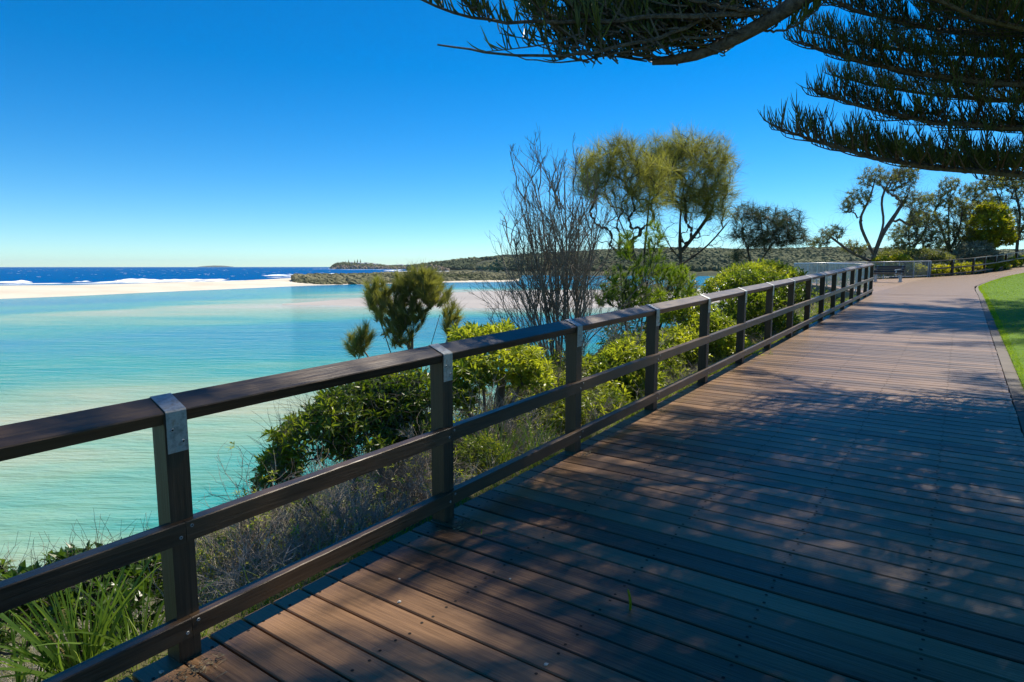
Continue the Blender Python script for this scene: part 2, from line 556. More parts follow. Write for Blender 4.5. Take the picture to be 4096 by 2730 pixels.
def water_mat():
    m, t, o = mat('water_surface')
    geo = N_(t, 'ShaderNodeNewGeometry')
    at_ = N_(t, 'ShaderNodeAttribute', attribute_name='var')
    # broken, drifting sand bars: the depth read from the mesh plus stretched noise
    mp = N_(t, 'ShaderNodeMapping')
    mp.inputs['Rotation'].default_value = (0, 0, math.radians(38))
    mp.inputs['Scale'].default_value = (0.035, 0.12, 1)
    t.links.new(geo.outputs['Position'], mp.inputs[0])
    nz = N_(t, 'ShaderNodeTexNoise', i_Scale=1.0, i_Detail=5.0, i_Roughness=0.6, i_Distortion=0.6)
    t.links.new(mp.outputs[0], nz.inputs[0])
    a1 = N_(t, 'ShaderNodeMath', operation='SUBTRACT')
    t.links.new(nz.outputs[0], a1.inputs[0]); a1.inputs[1].default_value = 0.5
    a2 = N_(t, 'ShaderNodeMath', operation='MULTIPLY_ADD')
    t.links.new(a1.outputs[0], a2.inputs[0]); a2.inputs[1].default_value = 0.55
    t.links.new(at_.outputs['Fac'], a2.inputs[2])
    dv = N_(t, 'ShaderNodeMath', operation='DIVIDE')
    t.links.new(a2.outputs[0], dv.inputs[0]); dv.inputs[1].default_value = 1.5
    cr = ramp(t, dv.outputs[0], [(0.0, (0.50, 0.44, 0.34)), (0.09, (0.36, 0.41, 0.27)), (0.18, (0.19, 0.37, 0.26)), (0.31, (0.030, 0.29, 0.27)),
                                 (0.47, (0.002, 0.215, 0.33)), (0.64, (0.001, 0.165, 0.30)), (0.85, (0.001, 0.105, 0.30)), (1.0, (0.001, 0.095, 0.29))])
    p = N_(t, 'ShaderNodeBsdfPrincipled')
    p.inputs['Roughness'].default_value = 0.12
    p.inputs['IOR'].default_value = 1.33
    sp_ = N_(t, 'ShaderNodeMapRange')                # steep sea waves face the viewer and mirror less of the low sky
    sp_.inputs['From Min'].default_value = 0.5
    sp_.inputs['From Max'].default_value = 1.3
    sp_.inputs['To Min'].default_value = 0.20
    sp_.inputs['To Max'].default_value = 0.0
    t.links.new(at_.outputs['Fac'], sp_.inputs[0])
    t.links.new(sp_.outputs[0], p.inputs['Specular IOR Level'])
    t.links.new(cr.outputs[0], p.inputs['Base Color'])
    # wind ripples at two sizes, crests running across the wind
    def wv(sx, sy, rot, sc, det):
        q = N_(t, 'ShaderNodeMapping')
        q.inputs['Rotation'].default_value = (0, 0, math.radians(rot))
        q.inputs['Scale'].default_value = (sx, sy, 1)
        t.links.new(geo.outputs['Position'], q.inputs[0])
        n = N_(t, 'ShaderNodeTexNoise', i_Scale=sc, i_Detail=det, i_Roughness=0.55, i_Distortion=0.4)
        t.links.new(q.outputs[0], n.inputs[0])
        return n
    w1 = wv(0.30, 1.6, 62, 1.0, 3.0)
    w2 = wv(1.0, 4.5, 70, 1.2, 3.0)
    s1 = N_(t, 'ShaderNodeMath', operation='MULTIPLY_ADD')
    t.links.new(w2.outputs[0], s1.inputs[0]); s1.inputs[1].default_value = 0.35
    w3 = wv(0.10, 0.42, 66, 1.0, 2.0)
    s0 = N_(t, 'ShaderNodeMath', operation='MULTIPLY_ADD')
    t.links.new(w3.outputs[0], s0.inputs[0]); s0.inputs[1].default_value = 1.6
    t.links.new(w1.outputs[0], s0.inputs[2])
    t.links.new(s0.outputs[0], s1.inputs[2])
    bp = N_(t, 'ShaderNodeBump', i_Strength=0.8, i_Distance=0.32)
    t.links.new(s1.outputs[0], bp.inputs['Height'])
    t.links.new(bp.outputs[0], p.inputs['Normal'])
    t.links.new(p.outputs[0], o.inputs[0])
    return m
M['water'] = water_mat()

# ------------------------------------------------------------------ ground: edge of the boardwalk and the bank
def tn2(t, n): return DV * t + NV * n
EDGE = [(*tn2(-40, -2.62), -40 * SL), (*tn2(0, -2.62), 0.0), (*tn2(25.6, -2.62), 25.6 * SL), (20.3, 32.5, 0.80), (27.0, 40.7, 0.96), (28.84, 41.2, 1.03),
        (30.65, 41.8, 1.10), (32.2, 43.0, 1.19), (33.9, 44.3, 1.32), (35.6, 45.6, 1.45), (37.3, 46.9, 1.60), (44, 51.8, 2.0), (60, 62, 2.7), (90, 80, 3.4)]
EDGE = np.array(EDGE)

def edge_info(x, y):
    x = np.asarray(x, float); y = np.asarray(y, float)
    best = np.full(x.shape, 1e9); sd = np.zeros(x.shape); ez = np.zeros(x.shape); al = np.zeros(x.shape)
    acc = 0.0
    for k in range(len(EDGE) - 1):
        a, b = EDGE[k], EDGE[k + 1]
        d = b[:2] - a[:2]; L = np.linalg.norm(d); d = d / L
        u = np.clip((x - a[0]) * d[0] + (y - a[1]) * d[1], 0, L)
        px, py = x - (a[0] + d[0] * u), y - (a[1] + d[1] * u)
        ds = np.hypot(px, py)
        side = -(d[0] * (y - a[1]) - d[1] * (x - a[0]))   # <0: water side (left)
        m = ds < best
        best = np.where(m, ds, best)
        sd = np.where(m, np.where(side < 0, ds, -ds), sd)
        ez = np.where(m, a[2] + (b[2] - a[2]) * u / L, ez)
        al = np.where(m, acc + u, al)
        acc += L
    return sd, ez, al - 40.0

def gz(x, y):
    d, ez, al = edge_info(x, y)
    flat = np.clip((al - 27) / 14, 0, 1) * 6.0
    dd = np.maximum(0, d - 0.28 - flat)
    drop = 0.62 * dd - 0.27 * np.clip(dd - 3.2, 0, None)
    z = ez - 0.10 - drop + (fbm(x * 0.9, y * 0.9, 3) - 0.47) * 0.35 * np.clip(d - 0.3, 0, 1)
    return np.where(d > 0, np.maximum(z, -9.5), ez - 0.28)

def gz1(x, y): return float(gz(np.array([x]), np.array([y]))[0])

ts = np.concatenate([np.arange(-30, 40, 0.45), np.arange(40, 110, 1.5)])
ns = np.concatenate([np.arange(-60, -26, 2.0), np.arange(-26, -2.2, 0.4), np.arange(-2.2, 30, 2.0)])
TT, NN = np.meshgrid(ts, ns, indexing='ij')
gx = TT * DV[0] + NN * NV[0]
gy = TT * DV[1] + NN * NV[1]
GV = np.stack([gx, gy, gz(gx, gy)], -1)
def gridfaces(a, b):
    i = np.arange(a - 1)[:, None] * b + np.arange(b - 1)[None, :]
    return np.stack([i, i + 1, i + b + 1, i + b], -1).reshape(-1, 4)
g = G()
g.add(GV, gridfaces(len(ts), len(ns))[:, ::-1])
tag(g.build('ground', M['soil'], smooth=True), kind='structure')

# ------------------------------------------------------------------ water: estuary and open sea, depth tint carried by the mesh
ctl = [(0, 1215, .75), (300, 1210, .8), (700, 1195, .78), (1000, 1180, .65), (1300, 1165, .62), (1700, 1145, .9), (1950, 1140, .95), (2300, 1138, .95), (3000, 1130, .9),
       (0, 1250, .8), (300, 1240, .68), (600, 1220, .55), (1900, 1165, .02), (1900, 1235, .02), (2200, 1180, 0), (2600, 1180, 0), (1600, 1175, .05), (1500, 1200, .04),
       (1400, 1218, .03), (1250, 1200, .10), (1250, 1222, -.05), (1100, 1224, -.05), (950, 1222, .0), (850, 1226, .04), (700, 1236, .08), (500, 1252, .14), (200, 1272, .22), (0, 1288, .3), (1350, 1180, .18), (1600, 1225, .04),
       (1300, 1245, .22), (1000, 1268, .34), (600, 1290, .42), (0, 1320, .5), (1900, 1285, .85), (1800, 1330, .85), (1400, 1325, .75), (1000, 1325, .68),
       (600, 1345, .65), (200, 1360, .62), (0, 1400, .58), (1300, 1400, .65), (900, 1420, .55), (500, 1450, .5), (0, 1490, .44), (2200, 1330, .85), (2200, 1500, .7),
       (0, 1600, .26), (300, 1600, .24), (600, 1560, .28), (900, 1520, .36), (1200, 1480, .46), (1000, 1600, .22), (1300, 1560, .32), (700, 1650, .16), (300, 1680, .14),
       (0, 1700, .18), (1100, 1700, .18), (900, 1750, .24), (1000, 1850, .42), (0, 1850, .20), (300, 1800, .24), (200, 1900, .28), (600, 1900, .36), (900, 1980, .5),
       (500, 2050, .40), (200, 2050, .33), (0, 2150, .32), (300, 2200, .28), (0, 2264, .26), (700, 2100, .48), (850, 2050, .58), (1500, 1800, .5), (2000, 1700, .55)]
cw = np.array([onz(X, Y, WZ) for X, Y, _ in ctl])
cv = np.array([c[2] for c in ctl])
ca, cl = np.arctan2(cw[:, 0], cw[:, 1]), np.log(np.hypot(cw[:, 0], cw[:, 1]))
OCEAN = [(-1500, 1150), (0, 1146), (300, 1142), (600, 1138), (800, 1131), (1000, 1125), (1175, 1119), (1300, 1109), (1500, 1101), (1700, 1093), (1850, 1087), (2000, 1085)]
ow = np.array([onz(X, Y, WZ) for X, Y in OCEAN])
oa, orr = np.arctan2(ow[:, 0], ow[:, 1]), np.hypot(ow[:, 0], ow[:, 1])
ang = np.radians(np.linspace(-85, 75, 300))
rad = np.concatenate([np.exp(np.linspace(math.log(6), math.log(700), 210)), np.exp(np.linspace(math.log(720), math.log(11500), 34))])
AA, RR = np.meshgrid(ang, rad, indexing='ij')
wx, wy = RR * np.sin(AA), RR * np.cos(AA)
num = np.zeros(AA.shape); den = np.zeros(AA.shape)
for a_, l_, v_ in zip(ca, cl, cv):
    q = ((AA - a_) / 0.30) ** 2 + ((np.log(RR) - l_) / 0.10) ** 2 + 0.05
    wgt = q ** -1.6
    num += wgt * v_; den += wgt
dep = num / den
ro = np.interp(AA, oa, orr, left=orr[0], right=1e6)
oc = np.clip((RR - ro) / 60 + 0.3, 0, 1)
dep = np.where(RR > ro - 15, 0.75 + 0.72 * oc, dep)
dep = np.where((AA > oa[-1]) & (RR > 420), 0.95, dep)
g = G()
g.add(np.stack([wx, wy, np.full(wx.shape, WZ)], -1), gridfaces(len(ang), len(rad))[:, ::-1], dep)
tag(g.build('water', M['water'], smooth=True), kind='structure')

def strip(near, far, K=14, N=160, prof=None, seed=0, amp=0.5, far_d=None):
    """land between two shore lines given as (bearing pixel, row) on the water plane"""
    nw = np.array([onz(X, Y, WZ) for X, Y in near]); fwd = np.array([onz(X, Y, WZ) for X, Y in far])
    a = resample(nw, N); b = resample(fwd, N)
    u = np.linspace(0, 1, K)[None, :, None]
    P = a[:, None, :] * (1 - u) + b[:, None, :] * u
    h = prof(np.linspace(0, 1, K))[None, :] + (fbm(P[..., 0] * 0.05, P[..., 1] * 0.05, seed) - 0.47) * amp * np.sin(np.pi * u[..., 0])
    P[..., 2] = WZ + h
    return P

sp = strip([(-1500, 1232), (-500, 1215), (0, 1199), (300, 1187), (600, 1173), (800, 1165), (1000, 1156), (1175, 1149), (1400, 1143), (1600, 1137), (1760, 1133), (1900, 1131), (2010, 1129), (2075, 1125)],
           [(-1500, 1150), (0, 1148), (300, 1144), (600, 1140), (800, 1133), (1000, 1127), (1175, 1121), (1300, 1111), (1500, 1103), (1700, 1096), (1850, 1090), (1960, 1100), (2020, 1108), (2078, 1122)],
           prof=lambda u: 1.9 * np.sin(np.pi * u) ** 0.6 - 0.35, seed=5, amp=1.0)
g = G()
g.add(sp, gridfaces(*sp.shape[:2]))
tag(g.build('beach', M['sand'], smooth=True), kind='structure')
# wet sand bar in the middle of the estuary, barely awash
bar_ = strip([(1130, 1219), (1300, 1226), (1500, 1232), (1700, 1236), (1900, 1242), (2200, 1245), (2700, 1235), (3100, 1215)],
             [(1130, 1217), (1300, 1203), (1500, 1186), (1700, 1172), (1900, 1163), (2200, 1158), (2700, 1155), (3100, 1158)],
             prof=lambda u: 0.16 * np.sin(np.pi * u) ** 0.8 - 0.05, seed=9, amp=0.22)
g = G()
g.add(bar_, gridfaces(*bar_.shape[:2]))
tag(g.build('sand_bar_ground', M['wet_sand'], smooth=True), kind='structure')

# unit lump for far canopies
def lump_mesh():
    t_ = (1 + 5 ** .5) / 2
    V = norm(A([-1, t_, 0], [1, t_, 0], [-1, -t_, 0], [1, -t_, 0], [0, -1, t_], [0, 1, t_], [0, -1, -t_], [0, 1, -t_], [t_, 0, -1], [t_, 0, 1], [-t_, 0, -1], [-t_, 0, 1]))
    Fc = np.array([[0, 11, 5], [0, 5, 1], [0, 1, 7], [0, 7, 10], [0, 10, 11], [1, 5, 9], [5, 11, 4], [11, 10, 2], [10, 7, 6], [7, 1, 8], [3, 9, 4], [3, 4, 2], [3, 2, 6], [3, 6, 8], [3, 8, 9], [4, 9, 5], [2, 4, 11], [6, 2, 10], [8, 6, 7], [9, 8, 1]])
    return V, Fc
LV, LF = lump_mesh()
def lumps(g, pos, r, var, flat=0.8):
    N = len(pos)
    jit = rng.uniform(0.72, 1.28, (N, 12, 1))
    th = rng.uniform(0, 6.28, N)
    c, s = np.cos(th)[:, None], np.sin(th)[:, None]
    V = LV[None] * jit
    V = np.stack([V[..., 0] * c - V[..., 1] * s, V[..., 0] * s + V[..., 1] * c, V[..., 2] * flat], -1) * np.asarray(r).reshape(-1, 1, 1) + pos[:, None, :]
    Fc = (np.arange(N)[:, None, None] * 12 + LF[None]).reshape(-1, 3)
    vv = np.clip(np.asarray(var)[:, None] + rng.normal(0, 0.1, (N, 12)), 0, 1)
    g.add(V, Fc, vv)

def scatter_strip(P, n, u0=0.05, u1=0.95, v0=0.0, v1=1.0):
    N, K, _ = P.shape
    a = rng.uniform(v0, v1, n) * (N - 1); b = rng.uniform(u0, u1, n) * (K - 1)
    i, j = np.minimum(a.astype(int), N - 2), np.minimum(b.astype(int), K - 2)
    fa, fb = (a - i)[:, None], (b - j)[:, None]
    return (P[i, j] * (1 - fa) + P[i + 1, j] * fa) * (1 - fb) + (P[i, j + 1] * (1 - fa) + P[i + 1, j + 1] * fa) * fb

# low scrub on the spit (from the point where the sand gives way to plants)
sv = strip([(1185, 1137), (1250, 1140), (1400, 1139), (1600, 1133), (1760, 1129), (1900, 1127), (2010, 1126), (2070, 1124)],
           [(1178, 1130), (1250, 1118), (1300, 1113), (1500, 1104), (1700, 1097), (1850, 1092), (1960, 1101), (2074, 1122)],
           prof=lambda u: 2.4 * np.sin(np.pi * u) ** 0.7 + 0.2, seed=15, amp=2.0, N=120)
g = G()
p = scatter_strip(sv, 5200, 0.0, 1.0)
pv = fbm(p[:, 0] * 0.03, p[:, 1] * 0.012, 21)
lumps(g, p + A(0, 0, 0.0), rng.uniform(0.7, 2.4, len(p)) * (0.7 + 0.6 * pv), np.clip((pv - 0.28) * 2.2, 0, 1), 0.75)
tag(g.build('coastal_scrub', M['scrub']), 'low grey green scrub covering the sand spit', 'scrub', kind='stuff')

def hill(base, ridge, K=26, N=220, pw=0.8, seed=0, amp=6.0, top=1.0):
    """hillside rising from the water plane along base (X, distance) to ridge (X, Y, distance)"""
    Xs = np.linspace(base[0][0], base[-1][0], N)
    bd = np.interp(Xs, [b[0] for b in base], [b[1] for b in base])
    ry = np.interp(Xs, [r_[0] for r_ in ridge], [r_[1] for r_ in ridge])
    rd = np.interp(Xs, [r_[0] for r_ in ridge], [r_[2] for r_ in ridge])
    P = np.empty((N, K + 4, 3))
    for i, X in enumerate(Xs):
        zr = at(X, ry[i], rd[i])[2]
        for k in range(K + 4):
            u = min(k / (K - 1), 1.0)
            D = bd[i] + (rd[i] - bd[i]) * k / (K - 1)
            z = WZ - 0.4 + (zr - WZ + 0.4) * u ** pw
            if k > K - 1: z -= (k - K + 1) * (zr - WZ) * 0.2
            P[i, k] = ((X - 2048) / F * D / CP, D, z)
    u = np.linspace(0, 1.15, K + 4)[None]
    P[..., 2] += (fbm(P[..., 0] * 0.012, P[..., 1] * 0.012, seed) - 0.47) * amp * np.clip(u * 3, 0, 1)
    return P

hp = hill([(1640, 1230), (1900, 1180), (1985, 900), (2000, 640), (2300, 600), (3000, 560), (4800, 520)],
          [(1640, 1070, 1900), (1700, 1063, 1900), (1760, 1052, 1850), (1850, 1043, 1800), (1950, 1036, 1750), (2100, 1028, 1700), (2300, 1016, 1600), (2500, 1006, 1500),
           (2700, 1002, 1400), (2900, 1005, 1300), (3100, 1007, 1300), (3300, 1003, 1300), (3500, 1008, 1300), (4000, 1012, 1300), (4800, 1015, 1300)], seed=31, amp=9)
g = G(); g.add(hp, gridfaces(*hp.shape[:2]))
tag(g.build('hill', M['hillside'], smooth=True), kind='structure')
g = G()
p = scatter_strip(hp, 15000, 0.05, 0.92)
pv = fbm(p[:, 0] * 0.006, p[:, 1] * 0.004, 41)
# leave the paddock clear
pc = at(1942, 1066, 1330)
keep = ~((np.abs(p[:, 0] - pc[0]) < 26) & (np.abs(p[:, 1] - 1380) < 150))
p, pv = p[keep], pv[keep]
dist = np.hypot(p[:, 0], p[:, 1])
lumps(g, p + A(0, 0, 2.0), rng.uniform(2.6, 6.5, len(p)) * np.clip(dist / 1000, 0.7, 1.1), np.clip((pv - 0.3) * 1.7 + rng.normal(0, .12, len(p)), 0, 1), 0.9)
tag(g.build('forest', M['forest']), 'eucalypt forest covering the far hills', 'forest', kind='stuff')
g = G()
pd = hill([(1915, 1255), (1972, 1255)], [(1915, 1052, 1560), (1972, 1050, 1560)], K=8, N=8, seed=31, amp=0)
pd[..., 2] += 2.0
g.add(pd[:, :8], gridfaces(8, 8)); tag(g.build('paddock_ground', M['paddock'], smooth=True), kind='structure')

# headland with its cliffs, across the bay
hd = hill([(1332, 2250), (1345, 2165), (1500, 2150), (1730, 2050), (1760, 2000)],
          [(1332, 1074, 2300), (1340, 1066, 2300), (1352, 1056, 2320), (1366, 1052, 2350), (1380, 1051, 2350), (1430, 1054, 2380), (1478, 1055, 2380), (1520, 1060, 2380), (1568, 1066, 2350),
           (1600, 1064, 2350), (1642, 1066, 2350), (1700, 1063, 2400), (1760, 1056, 2400)], K=16, N=140, pw=0.42, seed=51, amp=5)
g = G(); g.add(hd, gridfaces(*hd.shape[:2]))
tag(g.build('headland_hill', M['hillside'], smooth=True), kind='structure')
g = G()
p = scatter_strip(hd, 1500, 0.12, 0.85)
lumps(g, p + A(0, 0, 1.0), rng.uniform(2, 5, len(p)), rng.uniform(0, 0.9, len(p)), 0.8)
tag(g.build('headland_scrub', M['forest']), 'dark bushes covering the far headland', 'scrub', kind='stuff')
g = G()
p = scatter_strip(hd, 420, 0.0, 0.10)
lumps(g, p, rng.uniform(1.5, 5, len(p)), rng.uniform(0, 1, len(p)), 1.2)
q = np.array([at(x, 1089 - abs(rng.normal(0, 4)), 1190 + rng.uniform(0, 40)) for x in np.concatenate([rng.uniform(1655, 1700, 50), rng.uniform(1700, 1795, 90)])])
q[:, 2] = WZ + rng.uniform(0, 9, len(q)) * np.clip(1 - np.abs((q[:, 0] / q[:, 1] * F + 2048 - 1730)) / 80, 0.15, 1)
lumps(g, q, rng.uniform(2, 4.5, len(q)), rng.uniform(0, 1, len(q)), 1.3)
tag(g.build('sea_cliff_rocks', M['cliff']), 'pale broken rocks along the foot of the headland', 'rocks', kind='stuff')
g = G()
isl = hill([(810, 12000), (950, 12000)], [(810, 1067.6, 12200), (840, 1064.8, 12200), (880, 1063.2, 12200), (910, 1064, 12200), (950, 1067.6, 12200)], K=8, N=30, seed=3, amp=2)
g.add(isl, gridfaces(*isl.shape[:2])); tag(g.build('island_hill', M['hillside'], smooth=True), kind='structure')

# headland pines: tiered cones
def far_pine_mesh():
    g1, g2 = G(), G()
    tubes(g1, A([0, 0, 0], [0, 0, 6], [0, 0, 13.5]), A([.35, .25, .05])[0], 5)
    for k in range(13):
        z = 1.6 + k * 0.95
        r = (1 - k / 13.5) * 3.4 + 0.25
        a = rng.uniform(0, 6.28, 7) + np.arange(7) * 0.9
        P = np.stack([np.stack([np.cos(a) * r * u, np.sin(a) * r * u, np.full(7, z) + 0.5 * u * u], -1) for u in (0.05, .4, .75, 1)], 1)
        tubes(g2, P, A(0.42, 0.5, 0.38, 0.08), 4, rng.uniform(0, .6, 7))
    return g1.mesh('trunk', M['dark_bark']), g2.mesh('crown', M['pine'])
fp1, fp2 = far_pine_mesh()
for k, (X, Yt, Yb) in enumerate([(1371, 1045, 1052), (1383, 1044, 1052), (1394.5, 1040, 1053), (1419, 1040, 1053), (1430, 1037.5, 1054), (1442, 1039, 1054)]):
    b = at(X, Yb, 2330); tp = at(X, Yt, 2330)
    s = (tp[2] - b[2]) / 13.5
    r = thing('pine_tree', 'dark conical pine on the crest of the far headland', 'tree', b, 'pines on the headland crest')
    r.scale = (s, s, s)
    link('trunk', fp1, r); link('crown', fp2, r)
# houses on the headland and one above the paddock
def house_mesh(w_, d_, h_):
    a, b, c = G(), G(), G()
    box(a, (-w_ / 2, -d_ / 2, -2), (w_ / 2, d_ / 2, h_))
    e = 0.5
    V = A([-w_ / 2 - e, -d_ / 2 - e, h_ + .01], [w_ / 2 + e, -d_ / 2 - e, h_ + .01], [w_ / 2 + e, d_ / 2 + e, h_ + .01], [-w_ / 2 - e, d_ / 2 + e, h_ + .01], [-w_ / 4, 0, h_ + 1.7], [w_ / 4, 0, h_ + 1.7])
    b.add(V[:4], [[0, 3, 2, 1]]); b.add(V, [[0, 1, 5, 4], [2, 3, 4, 5]]); b.add(V, [[1, 2, 5], [3, 0, 4]])
    for k in (1,):
        x = -w_ / 2 + w_ * (k + .5) / 3
        box(c, (x - w_ * .3, -d_ / 2 - .04, h_ * .35), (x + w_ * .3, -d_ / 2 + .02, h_ * .8))
    return a.mesh('wall', M['wall']), b, c.mesh('window', M['glass'])
hs_list = [(1408, 1055, 9, 0), (1436, 1057, 11, 0), (1450, 1058.5, 12, 0), (1464, 1057, 10, 1), (1473, 1060, 9, 0), (1496, 1061, 12, 0), (1510, 1063, 9, 1), (1548, 1066, 14, 0),
           (1592, 1064.5, 10, 0), (1606, 1064, 12, 0), (1630, 1064.5, 10, 1), (1650, 1065, 14, 0), (1664, 1063.5, 10, 0), (1680, 1061.5, 18, 0), (1690, 1063, 11, 1)]
hw, hb, hg = house_mesh(11, 8, 3.4)
hr0, hr1 = hb.mesh('roof', M['roof_white']), hb.mesh('roof', M['roof_grey'])
for X, Y, w_, k in hs_list:
    o = thing('house', 'small %s roofed house among trees on the far headland' % ('grey' if k else 'white'), 'house', at(X, Y, 2280), 'houses with %s roofs on the headland' % ('grey' if k else 'white'), rng.uniform(-.5, .5))
    o.scale = (w_ / 11, w_ / 11, 1.15)
    link('wall', hw, o); link('roof', hr1 if k else hr0, o); link('window', hg, o)
o = thing('house', 'long white farmhouse beside the green paddock on the hillside', 'house', at(1964, 1061, 1500), rz=0.1)
o.scale = (1.3, 1, 1)
link('wall', hw, o); link('roof', hr1, o); link('window', hg, o)

# surf: lines of broken water rolling in on the ocean beach
def surf(segs, name, label):
    g = G()
    for (X0, Y0, X1, Y1, wd, hh) in segs:
        a, b = onz(X0, Y0, WZ), onz(X1, Y1, WZ)
        L = np.linalg.norm(b - a); n_ = max(8, int(L / 2.0)); d = (b - a) / L
        s = A(-d[1], d[0], 0)
        if s[1] < 0: s = -s
        u = np.linspace(0, 1, n_)
        ph = rng.uniform(0, 50)
        env = np.clip(np.minimum(u, 1 - u) * 9, 0, 1) ** .6
        wv = env * (0.45 + .75 * vnoise(u * L / 7 + ph, u * 0, 2)) + .02
        off = (vnoise(u * L / 16 + ph, u * 0, 5) - .5) * wd * 1.6
        prof = [(-1.0, 0.02), (-0.75, 0.18), (-0.35, .55), (0.0, 1.0), (.25, .75), (.6, .15), (1.0, 0.0)]
        P = np.empty((n_, len(prof), 3))
        for k, (q, h) in enumerate(prof):
            jx = rng.normal(0, .10, n_) * wd
            P[:, k] = a + d * (u * L)[:, None] + s * (off + q * wd * wv + jx)[:, None]
            P[:, k, 2] = WZ + .03 + h * hh * .62 * wv * rng.uniform(.7, 1.2, n_)
        g.add(P, gridfaces(n_, len(prof)))
    tag(g.build(name, M['foam'], smooth=True), label, 'surf', kind='stuff')
surf([(-200, 1134, 128, 1131, 5.5, 1.7), (-200, 1141, 700, 1130, 5, .35), (300, 1129, 360, 1127, 4, 1.0), (370, 1131, 900, 1123, 8, .9), (440, 1126, 700, 1121, 8, 1.7), (650, 1122, 920, 1120, 6, 1.0), (-100, 1147, 210, 1143, 3, .25),
      (600, 1134, 1000, 1123, 3, .3), (1065, 1105, 1210, 1101, 11, 1.4), (1080, 1111, 1330, 1105, 9, .5), (1230, 1104, 1280, 1101, 8, 1.0), (1290, 1103, 1370, 1098, 14, 1.6), (1160, 1113, 1460, 1100, 9, .5), (1330, 1108, 1560, 1097, 7, .5), (1450, 1101, 1572, 1095, 12, 1.4),
      (1320, 1077.5, 1345, 1077, 10, .8), (1250, 1077, 1330, 1076.5, 8, .5), (1350, 1079, 1640, 1080, 9, .5), (1545, 1085, 1600, 1081, 9, 1.2), (1560, 1088, 1700, 1085, 12, .8), (1640, 1091, 1800, 1087, 14, .8), (1700, 1087, 1900, 1084, 12, .6)],
     'surf', 'white lines of breaking surf off the sand spit')
g = G()
wc = []
for k in range(230):
    Y = 1069.5 + abs(rng.normal(0, 1)) * 22
    if Y > 1120: continue
    X = rng.uniform(0, 1330)
    c_ = onz(X, Y, WZ); D = c_[1]
    wc.append((c_, D))
p = np.array([c for c, D in wc]); D = np.array([d for c, d in wc])
V = []
n_ = len(p)
sx = rng.uniform(1.0, 3.6, n_) * np.clip(D / 900, .5, 3); sy = sx * .7
a = np.arange(6) * math.pi / 3
V = p[:, None, :] + np.stack([np.cos(a)[None] * sx[:, None], np.sin(a)[None] * sy[:, None], np.full((n_, 6), .3)], -1) * rng.uniform(.6, 1.2, (n_, 6, 1))
g.add(V, np.arange(n_ * 6).reshape(-1, 6))
tag(g.build('whitecap_foam', M['foam']), 'scattered white wave crests on the open sea', 'whitecaps', kind='stuff')

# ------------------------------------------------------------------ boardwalk
PITCHB, PW, NL, NR = 0.1572, 0.1490, -2.58, 0.545
slope_rot = Matrix(((NV[0], DV[0] / math.sqrt(1 + SL * SL), 0), (NV[1], DV[1] / math.sqrt(1 + SL * SL), 0), (0, 0, 1))).to_4x4()
def frame_matrix(t, n, h=0.0, yaw=0.0):
    """local x across the deck, y along it, z up the deck's normal"""
    l = 1 / math.sqrt(1 + SL * SL)
    x = Vector((NV[0], NV[1], 0)); y = Vector((DV[0] * l, DV[1] * l, SL * l)); z = x.cross(y)
    m = Matrix((x, y, z)).transposed().to_4x4()
    m.translation = Vector(tn(t, n, h))
    return m @ Matrix.Rotation(yaw, 4, 'Z')

deck = link('boardwalk', None)
tag(deck, kind='structure')
JOIST = [-2.47, -1.86, -1.25, -0.64, -0.03, 0.49]
def plank_mesh(k):
    g = G()
    r = np.random.default_rng(100 + k)
    x0, x1 = NL + r.uniform(-.008, .008), NR + r.uniform(-.006, .004)
    w2 = PW / 2 + r.uniform(-.0012, .0012)
    # lengthwise stations so that the board bows slightly
    xs = np.linspace(x0, x1, 7)
    b = .005
    sec = [(-w2, -.035), (w2, -.035), (w2, -b), (w2 - b, 0), (0, -.0008), (-w2 + b, 0), (-w2, -b)]
    zz = r.normal(0, .0006, 7)
    V = np.array([[x, y, z + zz[i]] for i, x in enumerate(xs) for y, z in sec])
    m = len(sec)
    i = np.arange(6)[:, None] * m; a = np.arange(m)[None]; c = (a + 1) % m
    g.add(V, np.stack([i + a, i + m + a, i + m + c, i + c], -1).reshape(-1, 4)[:, ::-1])
    g.add(V[:m], [list(range(m))][0:1]); g.add(V[-m:], [list(range(m))[::-1]])
    for jx in JOIST:
        for sgn in (-1, 1):
            cx, cy = jx + r.uniform(-.012, .012), sgn * (.045 + r.uniform(-.008, .008))
            a = np.arange(8) * math.pi / 4
            V = np.stack([cx + .0075 * np.cos(a), cy + .0075 * np.sin(a), np.full(8, .0012)], -1)
            V2 = np.stack([cx + .0045 * np.cos(a), cy + .0045 * np.sin(a), np.full(8, -.0002)], -1)
            g.add(V, np.arange(8)[None], 0.5, 1)
    return g.mesh('plank', [M['deck'], M['screw']])
PM = [plank_mesh(k) for k in range(9)]
NPL = 0
t = -1.6 + 0.021
tj = []
while t < 25.7:
    if t < 17.0:
        o = link('plank', PM[int(rng.integers(0, 9))], deck)
        m_ = frame_matrix(t, 0, rng.normal(0, .0008), rng.normal(0, .0006))
        o.matrix_basis = m_
    else:
        tj.append(t)
    t += PITCHB
g = G()
for t in tj:
    m_ = frame_matrix(t, 0)
    R3 = np.array(m_.to_3x3())
    M3 = (np.array(m_.translation), R3[:, 0], R3[:, 1], R3[:, 2])
    box(g, (NL + rng.uniform(-.01, .01), -PW / 2, -.035), (NR, PW / 2, rng.normal(0, .001)), M3, rng.uniform())
